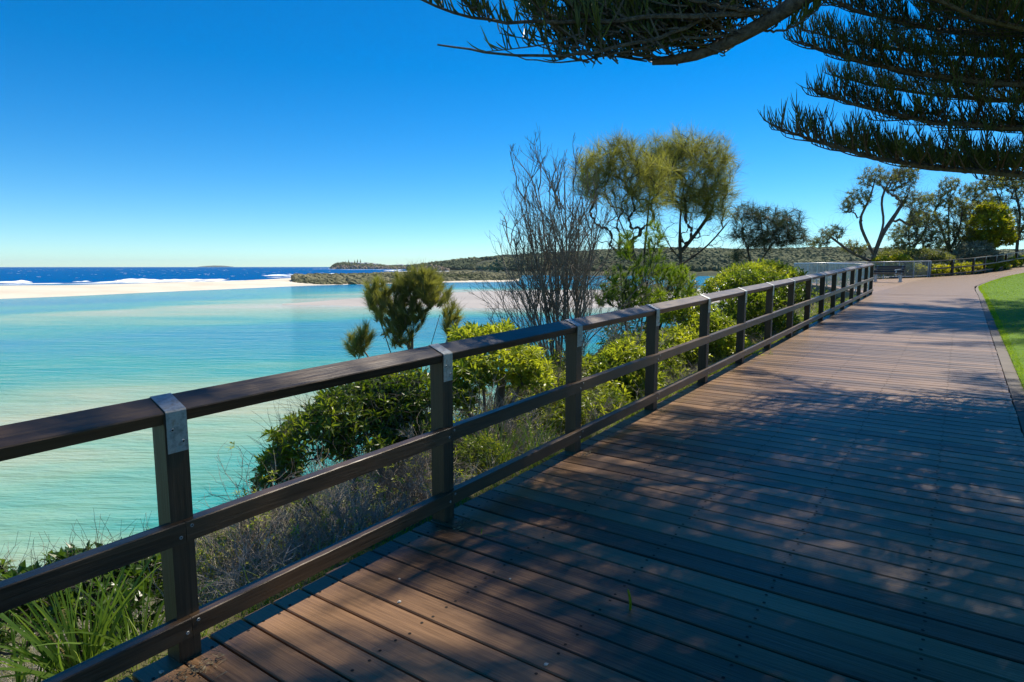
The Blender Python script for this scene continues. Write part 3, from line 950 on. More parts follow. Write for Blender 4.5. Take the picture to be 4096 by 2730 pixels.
# the curve beyond the fence end: boards fan out to the right
def P3(x, y, z): return A(x, y, z)
Ls = [tn(25.75, -2.6), P3(16.5, 27.2, .74), P3(20.3, 32.4, .80), P3(27.0, 40.62, .955), P3(28.84, 41.1, 1.025), P3(30.65, 41.7, 1.095), P3(32.2, 42.9, 1.185), P3(33.9, 44.2, 1.315), P3(35.6, 45.5, 1.445), P3(37.3, 46.8, 1.595), P3(44, 51.7, 1.98), P3(56, 59.5, 2.5)]
Rs = [tn(25.75, .545), P3(17.6, 23.9, .735), P3(19.55, 26.6, .79), P3(21.4, 28.7, .86), P3(23.4, 30.8, .96), P3(25.7, 33.0, 1.10), P3(27.6, 34.6, 1.21), P3(29.5, 36.1, 1.33), P3(31.5, 37.6, 1.44), P3(34, 39.5, 1.55), P3(44, 46.5, 1.98), P3(56, 54, 2.5)]
NB = 330
La, Ra = resample(Ls, NB), resample(Rs, NB)
for k in range(NB - 1):
    e = .04
    a0, a1 = La[k] * (1 - e) + La[k + 1] * e, La[k + 1] * (1 - e) + La[k] * e
    b0, b1 = Ra[k] * (1 - e) + Ra[k + 1] * e, Ra[k + 1] * (1 - e) + Ra[k] * e
    dz = A(0, 0, -.035)
    V = np.array([a0, b0, b1, a1, a0 + dz, b0 + dz, b1 + dz, a1 + dz])
    g.add(V, [[0, 1, 2, 3], [4, 5, 1, 0], [5, 6, 2, 1], [6, 7, 3, 2], [7, 4, 0, 3]], rng.uniform())
tag(g.build('plank_row', M['deck'], deck), kind='stuff')
# bearer under the left edge, edge board along the lawn
g = G()
bar(g, tn(-3, -2.50, -.11), tn(25.6, -2.50, -.11), .05, .13)
for n_ in (-1.86, -1.25, -.64, -.03, .49):
    bar(g, tn(-3, n_, -.11), tn(25.6, n_, -.11), .05, .13)
g.build('joist', M['grey_timber'], deck)
t = -1.7
while t < 25.5:
    g = G()
    m_ = frame_matrix(t, 0.62)
    R3 = np.array(m_.to_3x3())
    box(g, (-.068, .004, -.12), (.068, 2.39, .004), (np.array(m_.translation), R3[:, 0], R3[:, 1], R3[:, 2]), bev=.004)
    g.build('edge_board', M['grey_timber'], deck)
    t += 2.4
ro_ = resample([tn(25.45, .62)] + [r_ + A(.06, -.05, 0) for r_ in Rs[1:]], 40)
for k in range(0, 38, 2):
    g = G()
    bar(g, ro_[k] + A(0, 0, -.055), ro_[k + 2] + A(0, 0, -.055), .13, .12)
    g.build('edge_board', M['grey_timber'], deck)

# lookout platform: triangle of decking on posts
CO = A(15.2, 34.0, .775)
look = link('lookout_deck', None)
tag(look, kind='structure')
g = G()
La2 = resample([tn(25.75, -2.61) + A(0, 0, .0), P3(14.15, 28.3, .75), CO], 90)
Lb2 = resample([tn(25.75, -2.61), P3(16.5, 27.2, .74), P3(20.3, 32.4, .80), P3(27.0, 40.6, .955)], 90)
for k in range(89):
    e = .04
    a0, a1 = La2[k] * (1 - e) + La2[k + 1] * e, La2[k + 1] * (1 - e) + La2[k] * e
    b0, b1 = Lb2[k] * (1 - e) + Lb2[k + 1] * e, Lb2[k + 1] * (1 - e) + Lb2[k] * e
    dz = A(0, 0, -.035)
    g.add(np.array([a0, b0, b1, a1, a0 + dz, b0 + dz, b1 + dz, a1 + dz]), [[0, 1, 2, 3], [4, 5, 1, 0], [6, 7, 3, 2], [7, 4, 0, 3]], rng.uniform())
tag(g.build('plank_row', M['deck'], look), kind='stuff')
Q0, Q1, Q2 = tn(25.6, -2.72, -.2), P3(14.15, 28.3, .55), CO + A(0, 0, -.2)
for a, b in ((Q0, Q1), (Q1, Q2), (Q2, P3(26.9, 40.7, .76))):
    g = G(); bar(g, a, b, .06, .30); g.build('fascia_board', M['grey_timber'], look)
for a in (.05, .5, .95):
    for s0, s1 in ((Q0, Q1), (Q1, Q2)):
        q = s0 * (1 - a) + s1 * a
        q = q + A(.35, -.1, 0)
        g = G(); bar(g, A(q[0], q[1], gz1(q[0], q[1]) - .4), q + A(0, 0, -.02), .14, .14, (0, 1, 0)); g.build('support_post', M['grey_timber'], look)

# ------------------------------------------------------------------ timber handrail along the boardwalk
FN, PS, T0 = -2.485, 1.62, 1.2503        # deck face of the fence, post spacing, first post's far corner
fence = thing('timber_fence', 'long dark brown timber post and rail fence with galvanised straps beside the boardwalk', 'fence', tn(T0, FN))
fence_loc = Vector(tn(T0, FN))
def fpart(name, g, m, par, smooth=False):
    o = g.build(name, m, par, smooth)
    return o
def fm(t):
    """frame on the fence line: x along the fence (level), y away from the water, z up"""
    return (tn(t, 0, 0), A(DV[0], DV[1], SL), A(NV[0], NV[1], 0), A(0, 0, 1))
PWD = 0.090
NP_ = 16
pg = []
post0 = None
WM = {fence.name: Matrix.Translation(fence.location)}
def part_at(name, mesh, par, t):
    """a part whose mesh is modelled with x along the fence, y across, z up"""
    o = link(name, mesh, par)
    if 'sheared' not in mesh:                        # the fence climbs with the deck: rails slope, posts stay upright
        co = np.empty(len(mesh.vertices) * 3, dtype=np.float32)
        mesh.vertices.foreach_get('co', co)
        co = co.reshape(-1, 3); co[:, 2] += SL * co[:, 0]
        mesh.vertices.foreach_set('co', co.ravel()); mesh['sheared'] = 1; mesh.update()
    m = Matrix.Identity(4)
    m[0][0], m[1][0] = DV[0], DV[1]
    m[0][1], m[1][1] = NV[0], NV[1]
    m.translation = Vector(tn(t, 0))
    WM[o.name] = m
    o.matrix_basis = WM[par.name].inverted() @ m      # nested parts: parents are not evaluated yet
    return o
gp = G(); box(gp, (-PWD, FN - .100, -.40), (0, FN, 1.0))
gp.V[0][[6, 7], 2] = 1.030; gp.V[0][[4, 5], 2] = 1.070
post_m = gp.mesh('post', M['post'])
# strap: slanted plate over the rail, bent down over the post's face
def strap_mesh():
    g = G()
    th = .004
    x0, x1 = -PWD + .006, -.004
    pr = [(FN - .118, 1.1315), (FN - .111, 1.135), (FN + .0015, 1.0885), (FN + .006, 1.082), (FN + .006, .918)]
    pr = [(y, z - .042) for y, z in pr]
    V = []
    for y, z in pr: V += [(x0, y, z), (x1, y, z)]
    n_ = len(pr)
    for i, (y, z) in enumerate(pr):
        yy, zz = (y, z - th) if i < 3 else (y - th, z)
        V += [(x0, yy, zz), (x1, yy, zz)]
    Fc = []
    for i in range(n_ - 1):
        a = 2 * i
        Fc.append([a, a + 2, a + 3, a + 1])
        b = 2 * n_ + 2 * i
        Fc += [[b, b + 1, b + 3, b + 2], [a, b, b + 2, a + 2], [a + 1, a + 3, b + 3, b + 1]]
    Fc += [[0, 1, 2 * n_ + 1, 2 * n_], [2 * n_ - 2, 4 * n_ - 2, 4 * n_ - 1, 2 * n_ - 1]]
    g.add(A(*V), [f[::-1] for f in Fc])
    return g.mesh('strap', M['steel'])
strap_m = strap_mesh()
def screw_mesh(x, z, y, r):
    g = G()
    a = np.arange(10) * math.pi / 5
    ring = lambda rr, yy: np.stack([x + rr * np.cos(a), np.full(10, yy), z + rr * np.sin(a)], -1)
    V = np.concatenate([ring(r, y), ring(r * .85, y + .002), ring(r * .5, y + .0022), ring(r * .42, y + .0008)])
    i = np.arange(10); j = (i + 1) % 10
    for k in range(3):
        g.add(V, np.stack([k * 10 + i, k * 10 + j, k * 10 + 10 + j, k * 10 + 10 + i], -1)[:, ::-1], .5, 0) if k == 0 else (g.Fs.append(np.stack([k * 10 + i, k * 10 + j, k * 10 + 10 + j, k * 10 + 10 + i], -1)[:, ::-1]), g.mi.append(np.zeros(10)))
    g.Fs.append((30 + i)[None, ::-1]); g.mi.append(np.ones(1))
    return g.mesh('screw', [M['steel'], M['screw']])
sc1 = screw_mesh(-.064, .968, FN + .007, .0085)
sc2 = screw_mesh(-.024, .915, FN + .007, .0085)
SCR = [screw_mesh(x, z, FN + .0305, .0075) for x, z in ((-.068, .535), (-.022, .57), (-.066, .13), (-.020, .165))]
posts = []
for k in range(NP_):
    t = T0 + k * PS
    p = part_at('post', post_m, fence, t)
    posts.append(p)
    part_at('strap', strap_m, p, t)
    if k < 9:
        part_at('screw', sc1, p, t); part_at('screw', sc2, p, t)
# one more post behind the camera's left edge so the rails run on
p = part_at('post', post_m, fence, T0 - PS); part_at('strap', strap_m, p, T0 - PS)
def rail_mesh(L, z0, z1, y0, y1, name, seg=4):
    g = G()
    xs = np.linspace(0, L, seg + 1)
    b = .004
    sec = [(y0, z0), (y1, z0), (y1, z1 - b), (y1 - b, z1), (y0 + b, z1), (y0, z1 - b)]
    V = np.array([[x, y, z] for x in xs for y, z in sec]); m = len(sec)
    i = np.arange(seg)[:, None] * m; a = np.arange(m)[None]; c = (a + 1) % m
    g.add(V, np.stack([i + a, i + c, i + m + c, i + m + a], -1).reshape(-1, 4)[:, ::-1])
    g.add(V[:m], [list(range(m))]); g.add(V[-m:], [list(range(m))[::-1]])
    return g.mesh(name, M['rail'])
def toprail_mesh(L):
    g = G()
    # section: sloping top falling towards the deck, vertical face 45 mm
    sec = [(FN - .118, .992), (FN - .014, .992), (FN + .000, 1.036), (FN - .003, 1.0415), (FN - .112, 1.088), (FN - .118, 1.085)]
    V = np.array([[x, y, z] for x in (0, L * .5, L) for y, z in sec]); m = len(sec)
    i = np.arange(2)[:, None] * m; a = np.arange(m)[None]; c = (a + 1) % m
    g.add(V, np.stack([i + a, i + c, i + m + c, i + m + a], -1).reshape(-1, 4)[:, ::-1])
    g.add(V[:m], [list(range(m))]); g.add(V[-m:], [list(range(m))[::-1]])
    return g.mesh('top_rail', M['rail'])
tr_m = toprail_mesh(PS - .002)
mr_m = rail_mesh(PS - .002, .508, .592, FN - .028, FN + .030, 'mid_rail')
br_m = rail_mesh(PS - .002, .105, .186, FN - .028, FN + .030, 'bottom_rail')
for k in range(-2, NP_ - 1):
    t = T0 + k * PS - PWD / 2
    part_at('top_rail', tr_m, fence, t)
    a = part_at('mid_rail', mr_m, fence, t)
    b = part_at('bottom_rail', br_m, fence, t)
    if 0 <= k < 9:
        for q in (0, 1): part_at('screw', SCR[q], a, T0 + k * PS)
        for q in (2, 3): part_at('screw', SCR[q], b, T0 + k * PS)
bpy.context.view_layer.update()

# the far fence that climbs to the right after the lookout
FP = [(3722, 1045, 1109, 40.7), (3812, 1039.5, 1101, 41.2), (3896, 1032.5, 1092, 41.8), (3941, 1027, 1083, 43.0), (3984, 1022, 1077, 44.3), (4026, 1015.5, 1071.5, 45.6), (4068, 1009.5, 1066, 46.9), (4112, 1003, 1059, 48.2), (4156, 997, 1052, 49.5)]
f2 = thing('timber_fence', 'distant brown timber fence climbing to the right beyond the lookout', 'fence', at(3722, 1109, 40.7))
fpts = []
for X, Yt, Yb, fw in FP:
    top = at(X, Yt, fw); bot = at(X, Yb, fw)
    bot = A(top[0], top[1], top[2] - 1.05)
    fpts.append((top, bot))
f2l = np.array(f2.location)
for k, (a, b) in enumerate(fpts):
    d = norm(fpts[min(k + 1, len(fpts) - 1)][0] - fpts[max(k - 1, 0)][0]); d[2] = 0
    g = G(); bar(g, b - f2l + A(0, 0, -.2), a - f2l, .12, .12, norm(d)); p = g.build('post', M['post'], f2)
    g = G(); bar(g, a - f2l + A(0, 0, -.16) - .064 * norm(A(-d[1], d[0], 0)), a - f2l + A(0, 0, .03) - .064 * norm(A(-d[1], d[0], 0)), .09, .006, norm(A(-d[1], d[0], 0))); g.build('strap', M['steel'], p)
for k in range(len(fpts) - 1):
    (a, b), (c, e) = fpts[k], fpts[k + 1]
    for nm, za, hh, ww in (('top_rail', 1.03, .06, .13), ('mid_rail', .55, .08, .06), ('bottom_rail', .15, .08, .06)):
        d = c - a
        off = norm(A(d[1], -d[0], 0)) * (.0 if nm == 'top_rail' else .06)
        g = G(); bar(g, b - f2l + A(0, 0, za) + off, e - f2l + A(0, 0, za) + off, ww, hh); g.build(nm, M['rail'], f2)

# steel balustrade round the lookout
def balustrade(pts, label, step=.118, post_every=13, h=1.03):
    r = thing('steel_balustrade', label, 'balustrade', pts[0])
    o0 = np.array(r.location)
    pts = [np.asarray(p, float) - o0 for p in pts]
    gb = G(); tubes(gb, A([0, 0, .10], [0, 0, h - .02]), .0085, 6); bm = gb.mesh('baluster', M['steel_rail'])
    gpst = G(); tubes(gpst, A([0, 0, -.1], [0, 0, h]), .024, 8); pm = gpst.mesh('post', M['steel_rail'])
    for a, b in zip(pts[:-1], pts[1:]):
        L = np.linalg.norm(b - a); n_ = int(L / step)
        for nm, z, rr in (('top_rail', h, .026), ('bottom_rail', .10, .017)):
            g = G(); tubes(g, np.array([a + A(0, 0, z), b + A(0, 0, z)]), rr, 8); g.build(nm, M['steel_rail'], r, True)
        for k in range(n_ + 1):
            p = a + (b - a) * k / n_
            link('post' if k % post_every == 0 or k == n_ else 'baluster', pm if k % post_every == 0 or k == n_ else bm, r, p)
e1 = tn(25.72, -2.62)
balustrade([e1, A(14.15, 28.3, .752), CO], 'galvanised steel balustrade on the near side of the lookout, ending at the brown fence')
balustrade([CO + A(.06, .02, 0), A(21.2, 37.6, .865), A(26.92, 40.62, .955)], 'galvanised steel balustrade on the far side of the lookout, behind the bench')

# bench on the lookout, facing the water
bc = at(3548, 1130, 33.2)
bench = thing('park_bench', 'slatted park bench with pale metal arms facing the water on the lookout', 'bench', (bc[0], bc[1], .83), rz=math.radians(28))
def bpart(name, parts, m, par=bench):
    g = G()
    for a, b, w_, h_, *u in parts: bar(g, A(*a), A(*b), w_, h_, u[0] if u else (0, 0, 1))
    return g.build(name, m, par)
M['bench_slat'] = wood_mat('bench_timber', (0.05, 0.032, 0.022), (0.13, 0.09, 0.06), rough=0.5, scale=(20, 1.5, 20), bump=0.1)
# local x: front (water side) is -x, y along the seat
for k in range(4):
    x = -.40 + k * .125
    bpart('seat_slat', [((x, -.8, .45 - .012 * k), (x, .8, .45 - .012 * k), .105, .035)], M['bench_slat'])
for k in range(3):
    x, z = .08 + k * .045, .54 + k * .125
    bpart('back_slat', [((x, -.8, z), (x, .8, z), .105, .035, (1, 0, -.4))], M['bench_slat'])
for y in (-.66, .66):
    bpart('leg_frame', [((-.02, y, 0), (-.02, y, .40), .06, .06, (1, 0, 0)), ((.10, y, 0), (.10, y, .42), .06, .06, (1, 0, 0)), ((-.45, y, .415), (.12, y, .38), .05, .05), ((.08, y, .40), (.20, y, .86), .05, .05, (1, 0, 0)), ((-.12, y, .02), (.2, y, .02), .07, .03)], M['steel_rail'])
    bpart('armrest', [((-.42, y, .64), (.1, y, .66), .06, .035), ((-.42, y, .64), (-.47, y, .60), .06, .035), ((-.38, y, .44), (-.36, y, .63), .035, .035, (1, 0, 0))], M['steel_rail'])

# ------------------------------------------------------------------ lawn
edgeL = [tn(-6, .69), tn(0, .69), tn(8, .69), tn(16, .69), tn(25.5, .69)] + [r_ + A(.11, -.09, 0) for r_ in Rs[1:]]
NLw = 150
eL = resample(edgeL, NLw)
tang = norm(np.gradient(eL, axis=0)); nrm_ = np.stack([tang[:, 1], -tang[:, 0], np.zeros(NLw)], -1); nrm_ = norm(nrm_)
offs = np.concatenate([[0, .15, .5, 1, 1.6, 2.4, 3.4, 5, 7], [10, 14, 20, 28]])
# far offsets would fold over on the inside of the bend, so they fan towards one direction
base_n = norm(A(NV[0], NV[1], 0))
LP = np.empty((NLw, len(offs), 3))
for j, of in enumerate(offs):
    wgt = min(1, of / 4.0)
    dirn = norm(nrm_ * (1 - wgt) + base_n[None] * wgt)
    LP[:, j] = eL + dirn * of
    LP[:, j, 2] = eL[:, 2] + .008 + .02 * min(1, of * 4) + of * .012 + (fbm(LP[:, j, 0] * .3, LP[:, j, 1] * .3, 12) - .47) * .12 * min(1, of)
g = G(); g.add(LP, gridfaces(NLw, len(offs))[:, ::-1])
tag(g.build('lawn', M['lawn'], smooth=True), kind='structure')
def lawn_at(i, of):
    i0 = np.clip(i.astype(int), 0, NLw - 2); f = (i - i0)[:, None]
    j = np.clip(np.searchsorted(offs, of, 'right') - 1, 0, len(offs) - 2)
    fj = ((of - offs[j]) / (offs[j + 1] - offs[j]))[:, None]
    return (LP[i0, j] * (1 - f) + LP[i0 + 1, j] * f) * (1 - fj) + (LP[i0, j + 1] * (1 - f) + LP[i0 + 1, j + 1] * f) * fj
n_ = 75000
ii = rng.uniform(12, NLw - 30, n_); of = rng.uniform(0, 1, n_) ** 1.5 * 12
q = lawn_at(ii, of)
D = q[:, 1]
ok = (q[:, 0] < D * .86 + .6) & (D > 3)
q, D = q[ok], D[ok]
n_ = len(q)
g = G()
d_ = A(0, 0, 1)[None] + rng.normal(0, .45, (n_, 3)) * A(1, 1, .1)
pv = np.clip(fbm(q[:, 0] * .5, q[:, 1] * .5, 8) * 1.1 - .05 + rng.normal(0, .2, n_), 0, 1)
blades(g, q - A(0, 0, .004), d_, rng.uniform(.025, .055, n_), .003 + .00045 * D, pv, .35, 2)
# ragged fringe over the edge board
ii = rng.uniform(18, 120, 9000); q = lawn_at(ii, rng.uniform(0, .10, 9000))
d_ = A(-NV[0] * .6, -NV[1] * .6, .8)[None] + rng.normal(0, .5, (9000, 3))
blades(g, q, d_, rng.uniform(.03, .085, 9000), .003 + .0003 * q[:, 1], rng.uniform(.3, 1, 9000), .4, 2)
tag(g.build('lawn_grass', M['lawn_blade']), 'short mown green lawn beside the boardwalk', 'grass', kind='stuff')

# ------------------------------------------------------------------ vegetation builders
def ellipsoid_pts(r, n, c, rad, shell=0.55, zmin=-0.35):
    """points in the outer part of an ellipsoid, lower side thinned"""
    out = []
    while len(out) < n:
        v = norm(r.normal(size=(n * 3, 3)))
        v = v[v[:, 2] > zmin]
        s = r.uniform(shell, 1.0, len(v)) ** 0.6
        lob = 0.78 + 0.40 * vnoise(v[:, 0] * 2.3 + c[0] * 3, v[:, 1] * 2.3 + v[:, 2] * 2.1 + c[1], 4)
        out += list(np.asarray(c) + v * (s * lob)[:, None] * np.asarray(rad))
    return np.array(out[:n])

def spread(r, pts, n):
    """thin a cloud so that its points keep apart"""
    pts = np.asarray(pts)
    if len(pts) <= n: return pts
    keep = [0]
    d = np.linalg.norm(pts - pts[0], axis=1)
    for _ in range(n - 1):
        j = int(np.argmax(d * r.uniform(.75, 1, len(d))))
        keep.append(j)
        d = np.minimum(d, np.linalg.norm(pts - pts[j], axis=1))
    return pts[keep]

def rosettes(r, g, pos, dr, n, L, W, var, a0=0.5, a1=1.7, droop=.15, up=0.35, fold=.22, stem=.6):
    """whorls of leaves round twig ends"""
    N = len(pos)
    d = norm(norm(dr) + A(0, 0, up))
    ref = norm(np.cross(d, r.normal(size=d.shape)))
    b2 = np.cross(d, ref)
    k = np.arange(n)
    phi = k * 2.399 + r.uniform(0, 6.28, (N, 1))
    pol = a0 + (a1 - a0) * ((k[::-1] + 0.5) / n)[None] + r.normal(0, .18, (N, n))
    dd = d[:, None] * np.cos(pol)[..., None] + (ref[:, None] * np.cos(phi)[..., None] + b2[:, None] * np.sin(phi)[..., None]) * np.sin(pol)[..., None]
    dd[..., 2] -= droop * r.uniform(0, 1.5, (N, n))
    st = pos[:, None] - d[:, None] * (r.uniform(0, stem, (N, n)) * L)[..., None]
    nr = d[:, None] + r.normal(0, .25, (N, n, 3))
    ln = L * r.uniform(.6, 1.15, (N, n))
    vv = np.clip(np.asarray(var).reshape(-1, 1) + r.normal(0, .14, (N, n)), 0, 1)
    leaves(g, st.reshape(-1, 3), dd.reshape(-1, 3), nr.reshape(-1, 3), ln.reshape(-1), (ln * W / L).reshape(-1), vv.reshape(-1), fold, droop)

def tufts(r, g, pos, dr, n, L, W, var, spr=.5, bend=.25, K=2, bdir=(0, 0, -1)):
    N = len(pos)
    d = norm(dr)[:, None] + r.normal(0, spr, (N, n, 3))
    p = pos[:, None] - norm(dr)[:, None] * r.uniform(0, L * .7, (N, n, 1))
    vv = np.clip(np.asarray(var).reshape(-1, 1) + r.normal(0, .12, (N, n)), 0, 1)
    blades(g, p.reshape(-1, 3), d.reshape(-1, 3), (L * r.uniform(.55, 1.2, N * n)), W, vv.reshape(-1), bend * r.uniform(.4, 1.4, N * n), K, bdir)

def zvar(r, pts, s=.12):
    """leaf tone: patches of older and younger growth"""
    return np.clip(fbm(pts[:, 0] * 2.2 + pts[:, 2], pts[:, 1] * 2.2 + pts[:, 2] * 1.7, 6) * 1.5 - .22 + r.normal(0, s, len(pts)), 0, 1)

def bush(name, label, X, fw, cl, leaf='leaf', nros=260, nleaf=10, L=.085, W=.026, stems=5, group=None, seed=1, bark='bark', tip=.0022, base_dx=0.0, zmin=-.35, a1=1.7, shell=.55, cat='shrub', bz=None, droop=.15, rt=.5, extra_bare=0):
    """leafy shrub; cl = list of (X, Y, fw, rx, ry, rz) crowns placed where the photograph shows them"""
    r = np.random.default_rng(seed)
    b = at(X, 1500, fw); b[2] = gz1(b[0], b[1]) - .03 if bz is None else bz
    cs = [(at(x, y, f), A(rx, ry, rz)) for x, y, f, rx, ry, rz in cl]
    nros = int(nros * 1.5)
    vol = np.array([c[1].prod() ** .67 for c in cs]); vol /= vol.sum()
    T = np.concatenate([spread(r, ellipsoid_pts(r, int(nros * v * 4) + 8, c, rad, shell, zmin), int(nros * v) + 3) for (c, rad), v in zip(cs, vol)])
    T = T[T[:, 2] > gz(T[:, 0], T[:, 1]) + .04]
    roots = []
    for k in range(stems):
        c, rad = cs[k % len(cs)]
        e = c + rad * r.uniform(-.5, .5, 3) * A(1, 1, .3) - A(0, 0, rad[2] * .25)
        bb = b + A(r.uniform(-.12, .12), r.uniform(-.12, .12), 0)
        mid = bb * .5 + e * .5 + r.normal(0, .07, 3)
        roots.append(resample([bb, bb * .75 + mid * .25 + A(0, 0, .06), mid, e], 8))
    TP, TR, TD, RR = net(r, roots, T, tip=tip, ex=rt, jit=.035, K=5)
    o = thing(name, label, cat, b, group)
    g = G()
    tubes(g, TP - b, TR, 3)
    for rp, rr in zip(roots, RR): tubes(g, (rp - b)[None], np.maximum(rr, tip * 1.5)[None], 5)
    if extra_bare:
        ps, ds, _, _ = kids(r, TP, extra_bare, .2, .8, .7)
        tubes(g, grow(r, ps - b, ds, r.uniform(.1, .32, len(ps)), 4, .25, (0, 0, 1), .1), np.linspace(tip * .8, tip * .4, 4)[None], 3)
    g.build('stems', M[bark], o)
    g = G()
    rosettes(r, g, T - b, TD, nleaf, L, W, zvar(r, T), a1=a1, droop=droop)
    tag(g.build('foliage', M[leaf], o), kind='stuff')
    return o

# -- Norfolk pine limbs: ropes of needles on flat sprays
def pine_branch_meshes(seed, L=4.6, up=.55):
    r = np.random.default_rng(seed)
    gw, gn = G(), G()
    us = np.linspace(0, 1, 14)
    def axis(u): return np.stack([u * L, .10 * np.sin(u * 5 + seed) * u, L * (.015 * u + .11 * u ** 3.2)], -1)
    ax = axis(us) + r.normal(0, .012, (14, 3)) * us[:, None]
    tubes(gw, ax[None], (.045 * (1 - us) ** .8 + .007)[None], 6)
    # laterals
    n = 40
    u = np.concatenate([np.linspace(.16, .985, n)] * 2) + r.uniform(-.012, .012, 2 * n)
    u = np.clip(u, .1, .99)
    sd = np.concatenate([np.ones(n), -np.ones(n)])
    p = axis(u); tgt = norm(axis(u + .01) - axis(u - .01))
    fa = np.radians(r.uniform(38, 62, 2 * n))
    side = np.stack([-tgt[:, 1], tgt[:, 0], np.zeros(2 * n)], -1) * sd[:, None]
    d = tgt * np.cos(fa)[:, None] + side * np.sin(fa)[:, None] + A(0, 0, 1) * r.uniform(-.05, .30, 2 * n)[:, None]
    ln = (.86 * (1 - u) ** .62 + .14) * np.clip((u - .05) * 4.2, .35, 1) * r.uniform(.7, 1.15, 2 * n)
    # some extra rising shoots on the top of the limb
    m = 16
    u2 = r.uniform(.2, .95, m)
    p = np.concatenate([p, axis(u2)]); d = np.concatenate([d, norm(axis(u2 + .01) - axis(u2 - .01)) + r.normal(0, .35, (m, 3)) + A(0, 0, .8)]); ln = np.concatenate([ln, r.uniform(.3, .75, m) * (1.1 - u2 * .5)])
    LA = grow(r, p, d, ln, 7, .05, (0, 0, 1), .07)
    tubes(gw, LA, (.0105 * np.linspace(1, .45, 7))[None], 3)
    # needle ropes, curving upwards, in two ranks along every lateral
    ps, ds, ls = [], [], []
    for q in range(len(LA)):
        k = max(4, int(ln[q] / (.035 * r.choice([.8, 1.0, 1.3, 2.4], p=[.3, .35, .25, .1]))))
        uu = np.clip(np.linspace(.12, 1.0, k) + r.uniform(-.02, .02, k), 0, .999) * 6
        i = np.minimum(uu.astype(int), 5); f = (uu - i)[:, None]
        a, b = LA[q, i], LA[q, np.minimum(i + 1, 6)]
        t_ = norm(b - a)
        pos = a * (1 - f) + b * f
        for s_ in (-1, 1):
            sv_ = norm(np.cross(t_, A(0, 0, 1)[None])) * s_
            dd = t_ * r.uniform(.2, .8, (k, 1)) + sv_ * r.uniform(.1, .8, (k, 1)) + A(0, 0, 1) * r.uniform(.1, 1.0, (k, 1)) + r.normal(0, .20, (k, 3))
            ps.append(pos); ds.append(dd); ls.append(r.uniform(.12, .27, k) * (1 - .35 * (uu / 6)))
    ps, ds, ls = np.concatenate(ps), np.concatenate(ds), np.concatenate(ls)
    # main-axis tip ropes
    RP = grow(r, ps, ds, ls, 4, .09, (0, 0, 1), .36)
    va = np.clip(r.uniform(0, .75, len(RP)) + .5 * (fbm(ps[:, 0] * 2, ps[:, 1] * 2, seed) - .45), 0, 1)
    tubes(gn, RP, (A(.0034, .0046, .0042, .0015))[None], 3, va)
    return gw.mesh('branch', M['pine_bark']), gn.mesh('foliage', M['pine'])
PB = [pine_branch_meshes(k) for k in (1, 2, 3)]

def put_branch(tree, k, root, tip_, roll=0.0, L=4.6):
    """place limb k so that it leaves the trunk at root and ends at tip_ (both in world space)"""
    root, tip_ = np.asarray(root, float), np.asarray(tip_, float)
    e = A(L, .10 * math.sin(5 + (k % 3) + 1), L * .125)
    v = tip_ - root
    s = np.linalg.norm(v) / np.linalg.norm(e)
    q = Vector(e).rotation_difference(Vector(v)).to_matrix().to_4x4()
    # keep the spray level: start from a heading-aligned frame
    hd = math.atan2(v[1], v[0])
    R0 = Matrix.Rotation(hd, 4, 'Z')
    ev = R0 @ Vector(e)
    q = ev.rotation_difference(Vector(v)).to_matrix().to_4x4()
    m = Matrix.Translation(Vector(root) - tree.location) @ q @ R0 @ Matrix.Scale(s, 4)
    if roll: m = m @ Matrix.Rotation(roll, 4, 'X')
    b = link('branch', PB[k % 3][0], tree)
    b.matrix_basis = m
    link('foliage', PB[k % 3][1], b)

def pine(name, label, x, y, H, whorls, r0=.30, seed=1, z=None, skip=None, nmin=None):
    r = np.random.default_rng(seed)
    z = SL * (x * DV[0] + y * DV[1]) + .02 if z is None else z
    o = thing(name, label, 'tree', (x, y, z))
    zz = np.linspace(0, H, 16)
    P = np.stack([r.normal(0, .03, 16) * (zz > 0), r.normal(0, .03, 16) * (zz > 0), zz - .2], -1)
    g = G(); tubes(g, P[None], (r0 * (1 - zz / H * .93) * (1 + .5 * np.exp(-zz * 2.2)))[None], 12)
    g.build('trunk', M['pine_bark'], o, True)
    for h, n, ln, a0 in whorls:
        for k in range(n):
            a = a0 + k * 2 * math.pi / n + r.uniform(-.15, .15)
            if skip and skip(h, a): continue
            l = ln * r.uniform(.85, 1.1)
            if nmin is not None:                         # limbs cut short so the crown's shadow stays off the bank
                c = -(math.cos(a) * NV[0] + math.sin(a) * NV[1])
                n0 = x * NV[0] + y * NV[1]
                if c > 0: l = min(l, (n0 - nmin) / c * r.uniform(.9, 1.05))
            rt = A(x, y, z + h + r.uniform(-.12, .12))
            put_branch(o, int(r.integers(0, 3)), rt, rt + A(math.cos(a) * l, math.sin(a) * l, l * r.uniform(-.02, .12)))
    return o

# ------------------------------------------------------------------ Norfolk pines
# the pine beside the boardwalk, its trunk just outside the picture on the right
T1 = A(8.1, 7.6)
t1z = SL * (T1 @ DV)
def t1skip(h, a):
    d = A(math.cos(a), math.sin(a))
    if h < 5.0: return (d @ A(-1, 0)) > -.55             # these sides are placed by hand below
    return h < 8.6 and (d @ DV) > .15                    # far-side limbs left out to keep a band of deck sunlit
wh = [(2.6, 5, 3.6, .3), (3.2, 5, 3.8, .9), (3.8, 5, 4.0, .2), (4.4, 5, 4.0, .7), (5.5, 7, 5.6, .1), (6.2, 7, 6.4, .5), (6.9, 7, 6.6, 1.0), (7.7, 7, 6.5, .3), (8.6, 7, 6.2, .8), (9.5, 6, 6.0, .2), (10.4, 6, 5.4, .6), (11.3, 6, 4.6, .1), (12.1, 5, 3.4, .5), (12.9, 5, 2.2, .2)]  # upper whorls, out of view, are lengthened to shade the near deck
